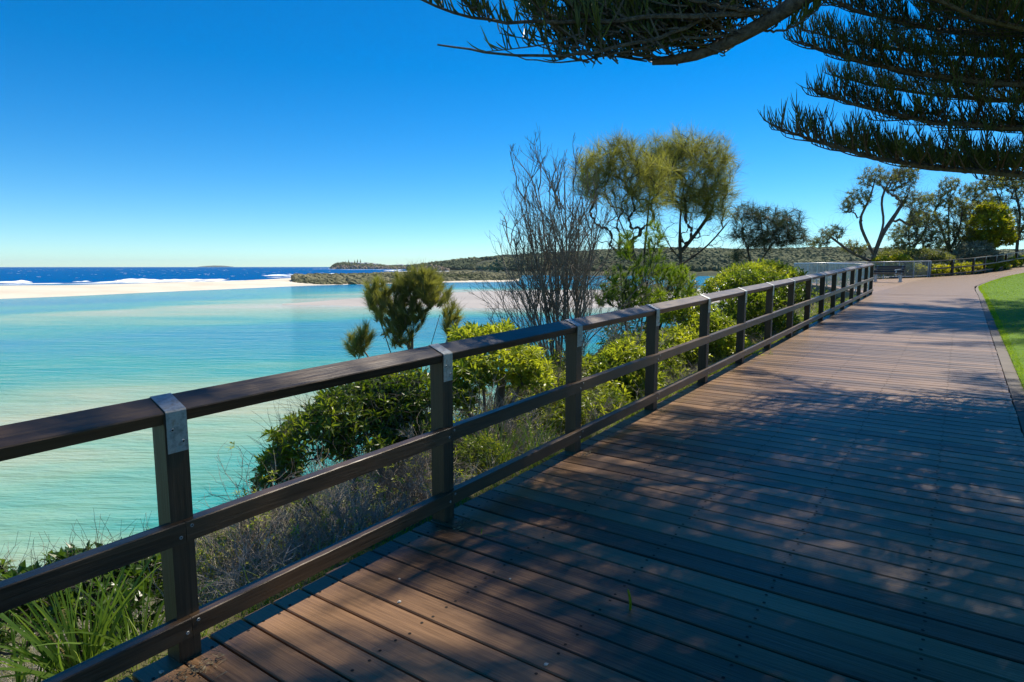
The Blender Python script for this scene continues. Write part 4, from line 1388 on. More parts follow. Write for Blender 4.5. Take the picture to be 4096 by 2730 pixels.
pine1 = pine('norfolk_pine', 'large norfolk pine whose level tiers of branches reach in over the boardwalk', T1[0], T1[1], 14.0, wh, .30, 3, t1z, t1skip, -2.4)
def tier(k, X0, Y0, f0, X1, Y1, f1, roll=0):
    """limb passing (X0,Y0) and ending at (X1,Y1): its root is carried back to the trunk"""
    tip_ = at(X1, Y1, f1); q = at(X0, Y0, f0)
    hz = q[2] - (tip_[2] - q[2]) * .06
    put_branch(pine1, k, A(T1[0], T1[1], hz), tip_, roll)
for a in [(0, 4096, 690, 7.4, 3112, 505, 7.0), (1, 4096, 672, 8.2, 3330, 560, 8.6),
          (1, 4096, 475, 7.4, 3262, 362, 7.1), (2, 4096, 440, 8.4, 3320, 300, 8.8),
          (2, 4096, 290, 7.4, 3188, 170, 7.2), (0, 4096, 260, 8.2, 3200, 110, 8.6),
          (1, 4096, 90, 7.4, 3290, -10, 7.3), (2, 4096, 60, 8.3, 3400, -60, 8.8), (0, 4096, 40, 6.6, 3600, -90, 6.1)]:
    tier(*a)

# a second pine further along, out of the frame: its high crown shades the deck and the lawn
wh = [(12.6, 10, 8.4, .2), (13.1, 9, 8.2, .5), (13.6, 10, 8.6, .8), (14.2, 9, 8.2, .1), (14.9, 9, 7.6, .5), (15.7, 8, 6.6, .3), (16.6, 6, 5.4, .1), (17.6, 5, 4.2, .4), (18.6, 5, 3.0, .6)]
pine2 = pine('norfolk_pine', 'tall norfolk pine standing on the lawn outside the picture', 20.4, 19.2, 20.5, wh, .42, 5, skip=lambda h, a: math.cos(a) * DV[0] + math.sin(a) * DV[1] < -.45)  # unseen limbs pointing back along the deck left out to keep a sunlit band
# third pine: its old limb hangs into the top of the picture
pine3 = pine('norfolk_pine', 'norfolk pine whose thick drooping limb hangs in from the top edge', 7.2, 2.0, 15, [(7.4, 7, 6.6, .4), (8.2, 7, 7.2, .1), (9.0, 7, 7.2, .8), (9.8, 7, 6.8, .4), (10.7, 6, 6.0, .1), (11.6, 6, 5.0, .8), (12.5, 5, 4.0, .4), (13.5, 5, 2.6, .2)], .34, 9, nmin=-2.4, skip=lambda h, a: h < 10 and math.cos(a) * NV[0] + math.sin(a) * NV[1] > .3)  # unseen upper whorls, put in to shade the left of the near deck
p3 = np.array(pine3.location)
def ipath(pts, fw, K=24):
    """image-space path carried at varying distance"""
    n_ = len(pts); fw = np.linspace(fw[0], fw[1], n_) if len(fw) == 2 else fw
    return resample([at(X, Y, f) for (X, Y), f in zip(pts, fw)], K)
C5 = lambda x, y: (1600 + x * .765, y * .765)
g = G()
limb = resample([A(7.2, 2.0, 6.6), A(6.3, 3.0, 6.3), A(5.2, 4.2, 5.6), at(*C5(2200, -70), 5.7), at(*C5(2060, 20), 5.8), at(*C5(1900, 130), 5.9), at(*C5(1750, 210), 6.0), at(*C5(1600, 275), 6.05), at(*C5(1480, 325), 6.1), at(*C5(1380, 340), 6.15), at(*C5(1320, 322), 6.2)], 40)
tubes(g, (limb - p3)[None], np.interp(np.arange(40), [0, 15, 24, 32, 37, 39], [.15, .13, .105, .075, .05, .035])[None], 10)
limb_o = g.build('branch', M['pine_bark'], pine3, True)
thin = [([C5(1930, 60), C5(1660, 80), C5(1250, 97), C5(800, 121), C5(480, 113), C5(380, 99), C5(200, 52), C5(105, -5)], (5.85, 5.2), .026, .009),
        ([C5(1760, 40), C5(1560, 112), C5(1380, 190), C5(1200, 236), C5(1000, 276), C5(850, 298), C5(600, 291), C5(400, 268), C5(195, 235)], (5.9, 5.3), .022, .007),
        ([C5(1790, 172), C5(1500, 205), C5(1300, 238), C5(1100, 290), C5(900, 319), C5(700, 330), C5(620, 300), C5(550, 262)], (5.95, 5.4), .014, .004),
        ([C5(1340, 300), C5(1100, 272), C5(930, 215), C5(800, 130), C5(680, -5)], (6.0, 5.5), .014, .008),
        ([C5(980, 275), C5(910, 265), C5(800, 140), C5(720, 100), C5(630, 68)], (5.6, 5.4), .008, .003),
        ([C5(990, 270), C5(940, 190), C5(920, 60), C5(870, -10)], (5.6, 5.5), .011, .006),
        ([C5(470, 112), C5(400, 60), C5(330, 10), C5(300, -20)], (5.35, 5.3), .009, .006),
        ([C5(470, 112), C5(455, 50), C5(430, 0), C5(420, -20)], (5.35, 5.35), .008, .005),
        ([C5(390, 50), C5(400, 20), C5(410, -5)], (5.3, 5.3), .007, .004),
        ([C5(820, 95), C5(730, 50), C5(770, 20), C5(760, -20)], (5.5, 5.4), .010, .006),
        ([C5(1880, 160), C5(2000, 165), C5(2090, 120), C5(2170, 60), C5(2240, -10)], (5.95, 5.6), .012, .006),
        ([C5(1940, 160), C5(1985, 115), C5(1990, 100)], (5.9, 5.9), .007, .004),
        ([C5(1930, 60), C5(1800, 55), C5(1600, 20), C5(1450, -20)], (5.85, 5.6), .02, .012),
        ([C5(1650, 250), C5(1500, 235), C5(1250, 180), C5(1050, 100), C5(900, 30), C5(800, -20)], (6.2, 6.4), .014, .007),
        ([C5(1700, 215), C5(1560, 170), C5(1400, 90), C5(1250, 10), C5(1200, -20)], (6.1, 6.5), .014, .008),
        ([C5(1330, 310), C5(1290, 270), C5(1180, 190), C5(1080, 120), C5(1000, 20)], (6.25, 6.6), .012, .006)]
tp = []
for pts, fw, r0, r1 in thin:
    q = ipath(pts, fw, 22)
    q[1:-1] += rng.normal(0, .006, (20, 3))
    tp.append(q)
    g = G(); tubes(g, (q - p3)[None], np.linspace(r0, r1, 22)[None], 6)
    g.build('branch', M['pine_bark'], pine3)
# sprays of needle ropes along them
r = np.random.default_rng(77)
ps, ds, ls = [], [], []
def rope_along(q, u0, u1, n, ln, up=.9, out=.35, lat=None):
    u = r.uniform(u0, u1, n) * (len(q) - 1); i = np.minimum(u.astype(int), len(q) - 2); f = (u - i)[:, None]
    p = q[i] * (1 - f) + q[i + 1] * f; t_ = norm(q[i + 1] - q[i])
    d = t_ * r.uniform(.1, .7, (n, 1)) + A(0, 0, up) * r.uniform(.4, 1.2, (n, 1)) + r.normal(0, out, (n, 3))
    ps.append(p); ds.append(d); ls.append(r.uniform(.5, 1.1, n) * ln)
for q, u0, u1, n, ln in [(tp[0], .72, 1, 60, .20), (tp[6], .2, 1, 50, .2), (tp[7], .2, 1, 24, .14), (tp[3], .55, 1, 60, .24), (tp[5], .3, 1, 40, .2), (tp[9], .3, 1, 40, .22), (tp[10], .35, 1, 60, .22), (tp[11], .3, 1, 14, .15)]:
    rope_along(q, u0, u1, n, ln, .8, .22)
# the dense clump behind the limb
hub = [limb[k] for k in range(20, 39)]
base_pts = np.concatenate([np.array(hub)] + [tp[k][:14] for k in (0, 1, 2, 12, 13, 14, 15)])
sub = base_pts[r.integers(0, len(base_pts), 330)] + r.normal(0, .05, (330, 3))
sd_ = norm(np.stack([r.normal(-.55, .5, 330), r.normal(.5, .45, 330), r.normal(.42, .35, 330)], -1))
LA = grow(r, sub, sd_, r.uniform(.35, 1.0, 330), 7, .06, (0, 0, 1), .07)
keepm = np.array([p_[2] - HC > (p_[1]) * math.tan(math.radians(17.6)) for p_ in LA[:, -1]])
LA = LA[keepm]
g = G(); tubes(g, LA - p3, (.009 * np.linspace(1, .5, 7))[None], 3); g.build('branchlets', M['pine_bark'], pine3)['kind'] = 'stuff'
for q in LA:
    rope_along(q, .25, 1, 15, .24, .55, .38)
ps, ds, ls = np.concatenate(ps), np.concatenate(ds), np.concatenate(ls)
RP = grow(r, ps - p3, ds, ls, 4, .06, (0, 0, 1), .22)
g = G(); tubes(g, RP, A(.0055, .0075, .0065, .002)[None], 3, r.uniform(0, .7, len(RP)))
tag(g.build('foliage', M['pine'], pine3), kind='stuff')

# ------------------------------------------------------------------ she-oaks and bare shrubs on the bank
def net_tree(name, label, roots, T, b, foliage, bark='dark_bark', tip=.004, group=None, seed=1, ex=.48, jit=.05, cat='tree', K=6, back=.6, bare=None):
    r = np.random.default_rng(seed)
    nT = len(T)
    if bare:
        T = np.concatenate([T, cloud(r, bare, 90, .1, -.9)])      # leafless inner twigs below the crown
    TP, TR, TD, RR = net(r, roots, T, tip=tip, ex=ex, jit=jit, K=K, back=back)
    o = thing(name, label, cat, b, group)
    g = G()
    for rp, rr in zip(roots, RR): tubes(g, (np.asarray(rp) - b)[None], np.maximum(rr, tip * 2)[None], 7)
    g.build('trunk', M[bark], o, True)
    g = G()
    tubes(g, TP - b, TR, 4)
    ps, ds, _, _ = kids(r, TP, 3, .1, .95, .6)
    tubes(g, grow(r, ps - b, ds, r.uniform(.15, .5, len(ps)) * (tip / .004), 4, .18, (0, 0, 1), .1), np.linspace(tip * .5, tip * .25, 4)[None], 3)
    tag(g.build('branches', M[bark], o), kind='stuff')
    g = G()
    foliage(r, g, T[:nT], TD[:nT], TP[:nT], b)
    tag(g.build('crown', M[foliage.mat], o), kind='stuff')
    return o

def sheoak_fol(mname, n=46, L=.34, W=.007, spr=.55, bend=.3, dens=1.0, up=.35, per=1, v0=0.0):
    def f(r, g, T, TD, TP, b):
        for k in range(per):
            u = 1.0 - .35 * k
            p = TP[:, -1] if k == 0 else TP[:, -2] * .5 + TP[:, -1] * .5
            d = norm(norm(TD) * .8 + A(0, 0, up) + r.normal(0, .25, TD.shape))
            tufts(r, g, p - b, d, n, L, W, np.clip(zvar(r, T) + v0, 0, 1), spr, bend, 2)
    f.mat = mname
    return f

def cloud(r, items, n, shell=.3, zmin=-.6):
    """crown points: items = (X, Y, fw, rx, ry, rz)"""
    v = np.array([(rx * ry * rz) ** .67 for *_, rx, ry, rz in items]); v /= v.sum()
    out = []
    for (X, Y, f, rx, ry, rz), k in zip(items, v):
        m = int(n * k) + 3
        out.append(spread(r, ellipsoid_pts(r, m * 4, at(X, Y, f), A(rx, ry, rz), shell, zmin), m))
    return np.concatenate(out)

def gpt(X, fw, dz=-.15):
    p = at(X, 1500, fw); p[2] = gz1(p[0], p[1]) + dz
    return p

# tall she-oaks: left crown, right crown
FA = 16.5
r = np.random.default_rng(11)
b = gpt(2620, FA)
roots = [resample([b, at(2590, 1180, FA), at(2545, 1040, FA - .2), at(2500, 930, FA - .3), at(2440, 800, FA)], 12), resample([at(2590, 1180, FA), at(2570, 1040, FA + .3), at(2590, 900, FA + .5), at(2600, 760, FA + .4)], 8), resample([at(2550, 1050, FA), at(2450, 960, FA + .3), at(2380, 860, FA + .2)], 7)]
T = cloud(r, [(2470, 700, FA, 1.20, 1.1, .80), (2400, 650, FA, .62, .7, .52), (2350, 720, FA, .42, .5, .45), (2530, 640, FA, .70, .8, .55), (2620, 720, FA + .3, .62, .7, .70), (2560, 800, FA, .9, .9, .45), (2480, 590, FA, .35, .5, .25)], 330, shell=.0, zmin=-.9)
net_tree('she_oak_tree', 'wispy olive she-oak just behind the bare grey shrub, left one of two touching crowns', roots, T, b, sheoak_fol('needle', 34, .50, .0075, spr=.55, bend=.12, per=1, up=.55), seed=12, bare=[(2440, 900, FA, .8, .7, .5), (2560, 960, FA, .8, .7, .5)])
FB = 18.5
b = gpt(2760, FB)
roots = [resample([b, at(2725, 1120, FB), at(2720, 1010, FB), at(2715, 880, FB), at(2735, 740, FB)], 12), resample([at(2722, 1010, FB), at(2790, 930, FB + .2), at(2850, 840, FB + .3)], 7), resample([at(2722, 1040, FB), at(2650, 950, FB - .3), at(2630, 830, FB - .3)], 7), resample([at(2725, 1060, FB), at(2830, 990, FB), at(2920, 880, FB)], 7)]
T = cloud(r, [(2740, 690, FB, 1.25, 1.2, 1.0), (2700, 580, FB, .75, .8, .45), (2660, 650, FB, .62, .7, .62), (2840, 610, FB, .62, .8, .48), (2885, 700, FB, .45, .6, .72), (2870, 800, FB, .55, .7, .60), (2780, 800, FB, .8, .9, .5)], 420, shell=.0, zmin=-.95)
net_tree('she_oak_tree', 'tallest olive she-oak with dark forked trunk, right one of two touching crowns', roots, T, b, sheoak_fol('needle', 34, .55, .008, spr=.55, bend=.12, v0=-.05, per=1, up=.55), seed=13, bare=[(2680, 900, FB, .9, .8, .5), (2820, 930, FB, .9, .8, .5), (2740, 1000, FB, .9, .8, .4)])
FC = 24
b = gpt(3010, FC)
roots = [resample([b, at(3010, 1070, FC), at(3060, 1010, FC), at(3120, 950, FC), at(3150, 890, FC)], 10), resample([at(3010, 1075, FC), at(2990, 1000, FC), at(2960, 900, FC)], 6), resample([at(3060, 1010, FC), at(3050, 930, FC + .3), at(3040, 860, FC)], 6)]
T = cloud(r, [(2980, 850, FC, .6, .8, .42), (3070, 880, FC, .8, .9, .5), (3150, 890, FC, .55, .7, .6), (3180, 950, FC, .45, .6, .42), (3040, 960, FC, .7, .8, .42), (2960, 930, FC, .35, .5, .4), (2950, 1020, FC, .25, .4, .3), (3090, 950, FC, .7, .8, .5)], 240, shell=.15)
net_tree('she_oak_tree', 'small dark blue green she-oak with drooping crown near the lookout', roots, T, b, sheoak_fol('needle_dark', 34, .55, .011, spr=.5, bend=.55), seed=14)
# small wispy she-oak against the water
FD = 8.0
b = gpt(1640, FD)
roots = [resample([b, at(1610, 1560, FD), at(1570, 1430, FD), at(1530, 1300, FD), at(1500, 1230, FD)], 10), resample([b, at(1640, 1500, FD + .1), at(1650, 1350, FD + .1), at(1660, 1200, FD)], 9), resample([b, at(1690, 1480, FD), at(1730, 1360, FD), at(1760, 1260, FD)], 9), resample([b, at(1570, 1540, FD), at(1480, 1440, FD), at(1440, 1380, FD)], 8), resample([b, at(1720, 1500, FD + .2), at(1790, 1400, FD + .2), at(1820, 1270, FD + .2)], 8)]
T = cloud(r, [(1500, 1170, FD, .16, .2, .20), (1540, 1230, FD, .20, .25, .22), (1650, 1150, FD, .30, .3, .24), (1690, 1130, FD, .2, .25, .18), (1740, 1170, FD, .2, .22, .2), (1640, 1260, FD, .25, .25, .2), (1430, 1380, FD, .13, .2, .17), (1460, 1340, FD, .1, .15, .1), (1800, 1290, FD + .2, .13, .15, .3), (1600, 1330, FD, .2, .2, .2)], 230, shell=.1, zmin=-.9)
net_tree('she_oak_shrub', 'small wispy olive she-oak standing alone against the turquoise water', roots, T, b, sheoak_fol('needle', 60, .17, .0046, spr=.30, bend=.06, up=.9, per=2), tip=.0022, seed=15, cat='shrub', bark='greytwig')

def bare(name, label, X, fw, tops, n1=8, n2=7, seed=1, r0=.016, bark='greytwig', cat='shrub', base_sp=.15, len2=.5, n3=4, bz=None, tw=.10):
    """many-stemmed leafless shrub whose main stems run to the given points"""
    r = np.random.default_rng(seed)
    b = gpt(X, fw) if bz is None else at(X, 1500, fw) * A(1, 1, 0) + A(0, 0, bz)
    S = []
    for (x, y, f) in tops:
        e = at(x, y, f)
        bb = b + A(r.uniform(-base_sp, base_sp), r.uniform(-base_sp, base_sp), 0)
        v = e - bb
        mid = bb + v * .45 + A(v[0] * -.12, v[1] * -.1, abs(v[2]) * .04)
        S.append(resample([bb, mid, e], 9))
    S = np.array(S) + r.normal(0, .028, (len(S), 9, 3)) * np.linspace(0, 1, 9)[None, :, None]
    o = thing(name, label, cat, b)
    H = np.linalg.norm(S[:, -1] - S[:, 0], axis=1)
    g = G()
    tubes(g, S - b, (r0 * np.linspace(1, .18, 9))[None], 5)
    ps, ds, par, u = kids(r, S, n1, .22, .97, .48, .14)
    l1 = H[par] * (.42 * (1 - u) + .14) * r.uniform(.7, 1.2, len(ps))
    B = grow(r, ps, ds, l1, 7, .17, (0, 0, 1), tw)
    tubes(g, B - b, np.maximum(r0 * .36, .0026) * np.linspace(1, .4, 7)[None], 4)
    g.build('trunk', M[bark], o)
    g = G()
    ps, ds, par, u = kids(r, B, n2, .15, .98, .5, .15)
    l2 = l1[par] * len2 * (1.1 - .6 * u) * r.uniform(.6, 1.2, len(ps))
    Cc = grow(r, ps, ds, l2, 5, .2, (0, 0, 1), tw * .9)
    tubes(g, Cc - b, np.maximum(r0 * .15, .0016) * np.linspace(1, .5, 5)[None], 3)
    if n3:
        ps, ds, par, u = kids(r, Cc, n3, .2, 1, .5, .15)
        D = grow(r, ps, ds, l2[par] * .5 * r.uniform(.5, 1.1, len(ps)), 4, .12, (0, 0, 1), tw)
        tubes(g, D - b, np.maximum(r0 * .085, .0012) * np.linspace(1, .6, 4)[None], 3)
    tag(g.build('twigs', M[bark], o), kind='stuff')
    return o
FE = 10.0
bare('bare_shrub', 'tall leafless grey shrub with many upright stems beside the she-oaks', 2250, FE,
     [(2010, 900, FE), (2080, 730, FE), (2150, 700, FE + .3), (2205, 690, FE), (2260, 640, FE + .2), (2300, 690, FE), (2330, 780, FE + .4), (2370, 850, FE), (2400, 900, FE + .3), (2230, 780, FE - .4), (2120, 860, FE - .3), (2350, 980, FE - .3), (2060, 1010, FE - .2)], 9, 7, 21, .030, len2=.6)
bare('bare_shrub', 'low spreading leafless shrub left of the tall bare one', 2200, FE - .6, [(1950, 1180, FE - .6), (1990, 1120, FE - .4), (2060, 1160, FE - .8), (2000, 1250, FE - .9), (2120, 1120, FE - .6)], 8, 7, 22, .014)
bare('bare_shrub', 'pale dry leafless shrub behind the fourth post of the near fence', 2560, 8.6, [(2400, 1330, 8.4), (2440, 1290, 8.6), (2500, 1300, 8.3), (2570, 1300, 8.6), (2620, 1330, 8.5), (2680, 1290, 9)], 7, 6, 23, .010, bark='twig')
bare('bare_shrub', 'grey twiggy shrub behind the third post, seen between the rails', 2230, 7.2, [(2130, 1420, 7.3), (2180, 1380, 7.2), (2240, 1400, 7.4), (2290, 1450, 7.0), (2110, 1500, 7.0), (2340, 1400, 7.6), (2320, 1520, 6.8)], 9, 8, 24, .010, bark='greytwig')
bare('bare_shrub', 'tangle of pale dry twigs right of the third post', 2420, 6.8, [(2340, 1620, 6.7), (2380, 1570, 6.9), (2440, 1600, 6.7), (2360, 1690, 6.4), (2500, 1620, 7.0), (2400, 1760, 6.3)], 9, 9, 25, .007, bark='twig', tw=.03)
bare('bare_shrub', 'tangle of pale dry twigs under the dark leafy shrub', 1640, 5.3, [(1480, 1840, 5.3), (1540, 1790, 5.2), (1600, 1800, 5.3), (1660, 1760, 5.1), (1700, 1780, 5.3), (1440, 1900, 5.2), (1620, 1880, 5.0), (1560, 1900, 5.0)], 10, 9, 26, .008, bark='twig', tw=.04)
bare('bare_shrub', 'grey dry twigs left of the dark leafy shrub, above the water edge', 1180, 5.0, [(1060, 1840, 5.0), (1090, 1900, 5.0), (1120, 1960, 4.9), (1160, 1900, 5.1), (1230, 1950, 4.9), (1260, 1860, 5.2), (1040, 1980, 4.8)], 9, 8, 27, .007, bark='greytwig', tw=.04)
bare('bare_shrub', 'pale dry twigs between the second and third posts', 1960, 5.9, [(1850, 1740, 5.9), (1900, 1690, 6.0), (1980, 1700, 6.0), (2050, 1690, 6.1), (2100, 1650, 6.3), (1840, 1860, 5.6), (2000, 1800, 5.7), (2120, 1760, 6.0)], 9, 8, 28, .008, bark='twig', tw=.04)

# ------------------------------------------------------------------ leafy shrubs on the bank
bush('leafy_shrub', 'rounded dark green glossy shrub left of the second post', 1420, 5.5,
     [(1400, 1640, 5.5, .42, .5, .26), (1250, 1760, 5.3, .34, .4, .26), (1560, 1600, 5.6, .30, .4, .24), (1660, 1580, 5.6, .24, .35, .22), (1480, 1760, 5.4, .42, .4, .22), (1620, 1730, 5.5, .28, .3, .22), (1120, 1880, 5.2, .16, .3, .22)],
     'leaf', 620, 11, .088, .027, 7, seed=31, tip=.0022, extra_bare=2)
bush('leafy_shrub', 'fresh green shrub right of the second post, rising behind the rail', 1960, 7.0,
     [(1990, 1450, 7.0, .50, .5, .26), (1880, 1350, 7.2, .22, .4, .13), (2000, 1340, 7.3, .24, .4, .12), (2120, 1500, 6.9, .24, .3, .20), (1880, 1500, 6.8, .26, .4, .24), (1830, 1600, 6.6, .2, .3, .2)],
     'leaf_bright', 330, 10, .115, .034, 6, seed=32, tip=.003)
bush('leafy_shrub', 'low yellow green shrub just right of the first post', 930, 4.6,
     [(900, 2230, 4.6, .24, .3, .14), (1010, 2180, 4.7, .18, .3, .10), (860, 2340, 4.4, .14, .25, .12), (960, 2330, 4.4, .2, .25, .10)], 'leaf_bright', 210, 9, .075, .022, 5, seed=33, tip=.002, droop=.3)
bush('leafy_shrub', 'small leaved dark green mat growing along the deck edge', 1180, 4.4,
     [(1130, 2210, 4.5, .24, .3, .10), (1260, 2160, 4.6, .24, .3, .10), (1050, 2290, 4.3, .16, .2, .08)], 'leaf', 360, 9, .034, .013, 5, seed=34, tip=.0015, zmin=-.1)
bush('leafy_shrub', 'bright green shrub filling the bay between the third and fourth posts', 2470, 8.0,
     [(2400, 1500, 7.9, .34, .4, .26), (2500, 1440, 8.2, .34, .4, .24), (2560, 1530, 7.9, .28, .4, .22), (2440, 1600, 7.5, .26, .3, .16)], 'leaf_bright', 280, 10, .11, .031, 6, seed=35, tip=.003)
bush('leafy_shrub', 'bright green shrub behind the fifth and sixth posts', 2800, 10.0,
     [(2720, 1400, 9.8, .42, .5, .34), (2840, 1330, 10.2, .45, .5, .30), (2760, 1260, 10.8, .5, .5, .28), (2900, 1400, 10, .4, .4, .26), (2660, 1500, 9.2, .34, .4, .2)], 'leaf_bright', 420, 10, .125, .034, 6, seed=36, tip=.003)
bush('leafy_shrub', 'dense leafy shrub between the seventh and ninth posts', 3060, 13.0,
     [(3000, 1230, 13, .6, .7, .42), (3100, 1180, 13.5, .55, .7, .40), (2960, 1330, 12.6, .5, .5, .36), (3080, 1290, 13, .5, .5, .34), (3000, 1130, 13.6, .5, .6, .26)], 'leaf', 420, 11, .13, .036, 6, seed=37, tip=.003)
bush('leafy_shrub', 'tall bright shrub whose top stands above the rail near the dark she-oak', 3020, 16,
     [(2990, 1110, 16, .8, .9, .36), (3110, 1120, 16, .6, .8, .34), (2900, 1150, 15.6, .5, .7, .30), (3060, 1075, 16.4, .45, .6, .2)], 'leaf_bright', 380, 10, .15, .042, 6, seed=38, tip=.004)
bush('leafy_shrub', 'pale silvery green shrub at the foot of the tall she-oaks', 2560, 13,
     [(2480, 1170, 13, .30, .5, .35), (2600, 1200, 12.8, .40, .5, .36), (2720, 1150, 13.2, .35, .5, .35)], 'leaf_grey', 150, 10, .13, .036, 5, seed=39, tip=.003)
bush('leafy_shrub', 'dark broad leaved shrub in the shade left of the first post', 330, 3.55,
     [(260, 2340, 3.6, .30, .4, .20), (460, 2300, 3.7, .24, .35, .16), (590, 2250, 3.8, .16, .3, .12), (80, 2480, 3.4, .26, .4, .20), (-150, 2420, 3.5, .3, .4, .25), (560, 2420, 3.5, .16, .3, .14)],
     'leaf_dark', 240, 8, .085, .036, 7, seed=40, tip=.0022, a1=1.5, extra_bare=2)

# shrubs filling the slope, one kind per prototype; every copy stands behind its own bay of the fence
def proto_leafy(name, mname, seed, L, W, n=230):
    r = np.random.default_rng(seed)
    T = np.concatenate([spread(r, ellipsoid_pts(r, n * 3, c, rad, .35, -.9), int(n * f)) for c, rad, f in ((A(0, 0, .52), A(.52, .48, .42), .6), (A(.28, .1, .75), A(.34, .34, .28), .25), (A(-.3, -.1, .42), A(.34, .34, .34), .25))])
    T = T[T[:, 2] > .06]
    rts = [resample([A(0, 0, -.1), A(.04 * c, .05 * s_, .2), A(.2 * c, .2 * s_, .55), A(.3 * c, .3 * s_, .8)], 7) for c, s_ in ((1, 0), (-.6, .8), (-.5, -.8), (.3, .9))]
    TP, TR, TD, RR = net(r, rts, T, tip=.0024, ex=.5, jit=.03, K=5)
    g1, g2 = G(), G()
    tubes(g1, TP, TR, 3)
    for rp, rr in zip(rts, RR): tubes(g1, rp[None], np.maximum(rr, .004)[None], 5)
    ps, ds, _, _ = kids(r, TP, 2, .1, .9, .7)
    tubes(g1, grow(r, ps, ds, r.uniform(.08, .25, len(ps)), 4, .25), (.0016 * np.linspace(1, .5, 4))[None], 3)
    rosettes(r, g2, T, TD, 10, L, W, zvar(r, T))
    return g1.mesh('stems', M['bark']), g2.mesh('foliage', M[mname])
def proto_twiggy(seed, mt):
    r = np.random.default_rng(seed)
    n = 26
    d = A(0, 0, 1)[None] + r.normal(0, .45, (n, 3))
    S = grow(r, r.normal(0, .05, (n, 3)) * A(1, 1, 0), d, r.uniform(.5, 1.15, n), 8, .13, (0, 0, 1), .06)
    g1, g2 = G(), G()
    tubes(g1, S, (.0065 * np.linspace(1, .3, 8))[None], 4)
    p, d, pa, u = kids(r, S, 8, .2, 1, .6)
    B = grow(r, p, d, r.uniform(.15, .5, len(p)), 5, .2, (0, 0, 1), .06)
    tubes(g1, B, (.0028 * np.linspace(1, .5, 5))[None], 3)
    p, d, pa, u = kids(r, B, 6, .2, 1, .6)
    Cc = grow(r, p, d, r.uniform(.06, .26, len(p)), 4, .25, (0, 0, 1), .05)
    tubes(g1, Cc, (.0016 * np.linspace(1, .6, 4))[None], 3)
    k = r.choice(len(Cc), 90, replace=False)
    rosettes(r, g2, Cc[k, -1], Cc[k, -1] - Cc[k, -2], 6, .055, .017, r.uniform(.2, 1, 90))
    return g1.mesh('stems', M[mt]), g2.mesh('foliage', M['leaf_bright'])
PRO = [proto_leafy('a', 'leaf_bright', 301, .105, .030), proto_leafy('b', 'leaf', 302, .085, .027), proto_twiggy(303, 'twig'), proto_leafy('c', 'leaf_bright', 304, .08, .024, 280), proto_twiggy(305, 'greytwig')]
KIND = ['fresh green leafy shrub', 'darker glossy shrub', 'pale dry twiggy shrub', 'yellow green small leaved shrub', 'grey sparse twiggy shrub']
ORD = ['first', 'second', 'third', 'fourth', 'fifth', 'sixth', 'seventh', 'eighth', 'ninth', 'tenth', 'eleventh', 'twelfth', 'thirteenth', 'fourteenth', 'fifteenth', 'sixteenth']
# (bay, along 0-1, n, kind, size)
FILL = [(0, .72, -3.95, 4, .8), (0, .95, -3.45, 2, .62), (1, .12, -3.75, 2, .75), (1, .45, -3.5, 4, .7), (1, .75, -4.3, 2, 1.0), (1, .9, -3.4, 3, .55),
        (2, .1, -4.6, 4, 1.2), (2, .35, -3.6, 2, .85), (2, .6, -4.4, 0, 1.05), (2, .85, -3.5, 0, .75), (3, .15, -4.6, 4, 1.3), (3, .3, -3.5, 0, .8), (3, .55, -4.2, 3, 1.2), (3, .85, -3.4, 0, .8),
        (4, .2, -4.4, 0, 1.25), (4, .5, -3.5, 3, .85), (4, .8, -4.8, 1, 1.4), (5, .2, -3.6, 0, .95), (5, .5, -4.5, 3, 1.4), (5, .8, -3.6, 0, .95), (6, .2, -4.7, 1, 1.6), (6, .5, -3.6, 3, 1.0), (6, .8, -4.4, 0, 1.4),
        (7, .3, -3.7, 1, 1.1), (7, .7, -4.6, 0, 1.5), (8, .2, -3.7, 1, 1.15), (8, .7, -4.5, 1, 1.5), (9, .4, -3.9, 0, 1.2), (10, .4, -4.6, 1, 1.5), (2, .5, -6.2, 2, 1.5), (3, .6, -6.4, 4, 1.6), (4, .5, -6.6, 2, 1.6), (5, .6, -6.8, 1, 1.7), (7, .2, -6.8, 1, 1.7), (8, .5, -7.0, 0, 1.8)]
seen_lab = {}
for bay, al_, n_, kd, sz in FILL:
    t_ = T0 + (bay + al_) * PS
    q = tn2(t_, n_)
    where = 'close behind rails' if n_ > -4 else ('on the slope' if n_ > -5.5 else 'far down the slope')
    side = 'near' if al_ < .35 else ('middle' if al_ < .68 else 'far')
    lab = '%s %s, %s end of bay after %s post' % (KIND[kd], where, side, ORD[bay])
    lab = lab.replace('middle end of', 'middle of')
    o = thing('leafy_shrub' if kd in (0, 1, 3) else 'twiggy_shrub', lab, 'shrub', (q[0], q[1], gz1(q[0], q[1]) - .03), 'shrubs filling the slope behind the fence', rng.uniform(0, 6.28))
    o.scale = (sz * rng.uniform(.9, 1.15), sz * rng.uniform(.9, 1.15), sz * rng.uniform(.85, 1.05))
    link('stems', PRO[kd][0], o)
    tag(link('foliage', PRO[kd][1], o), kind='stuff')

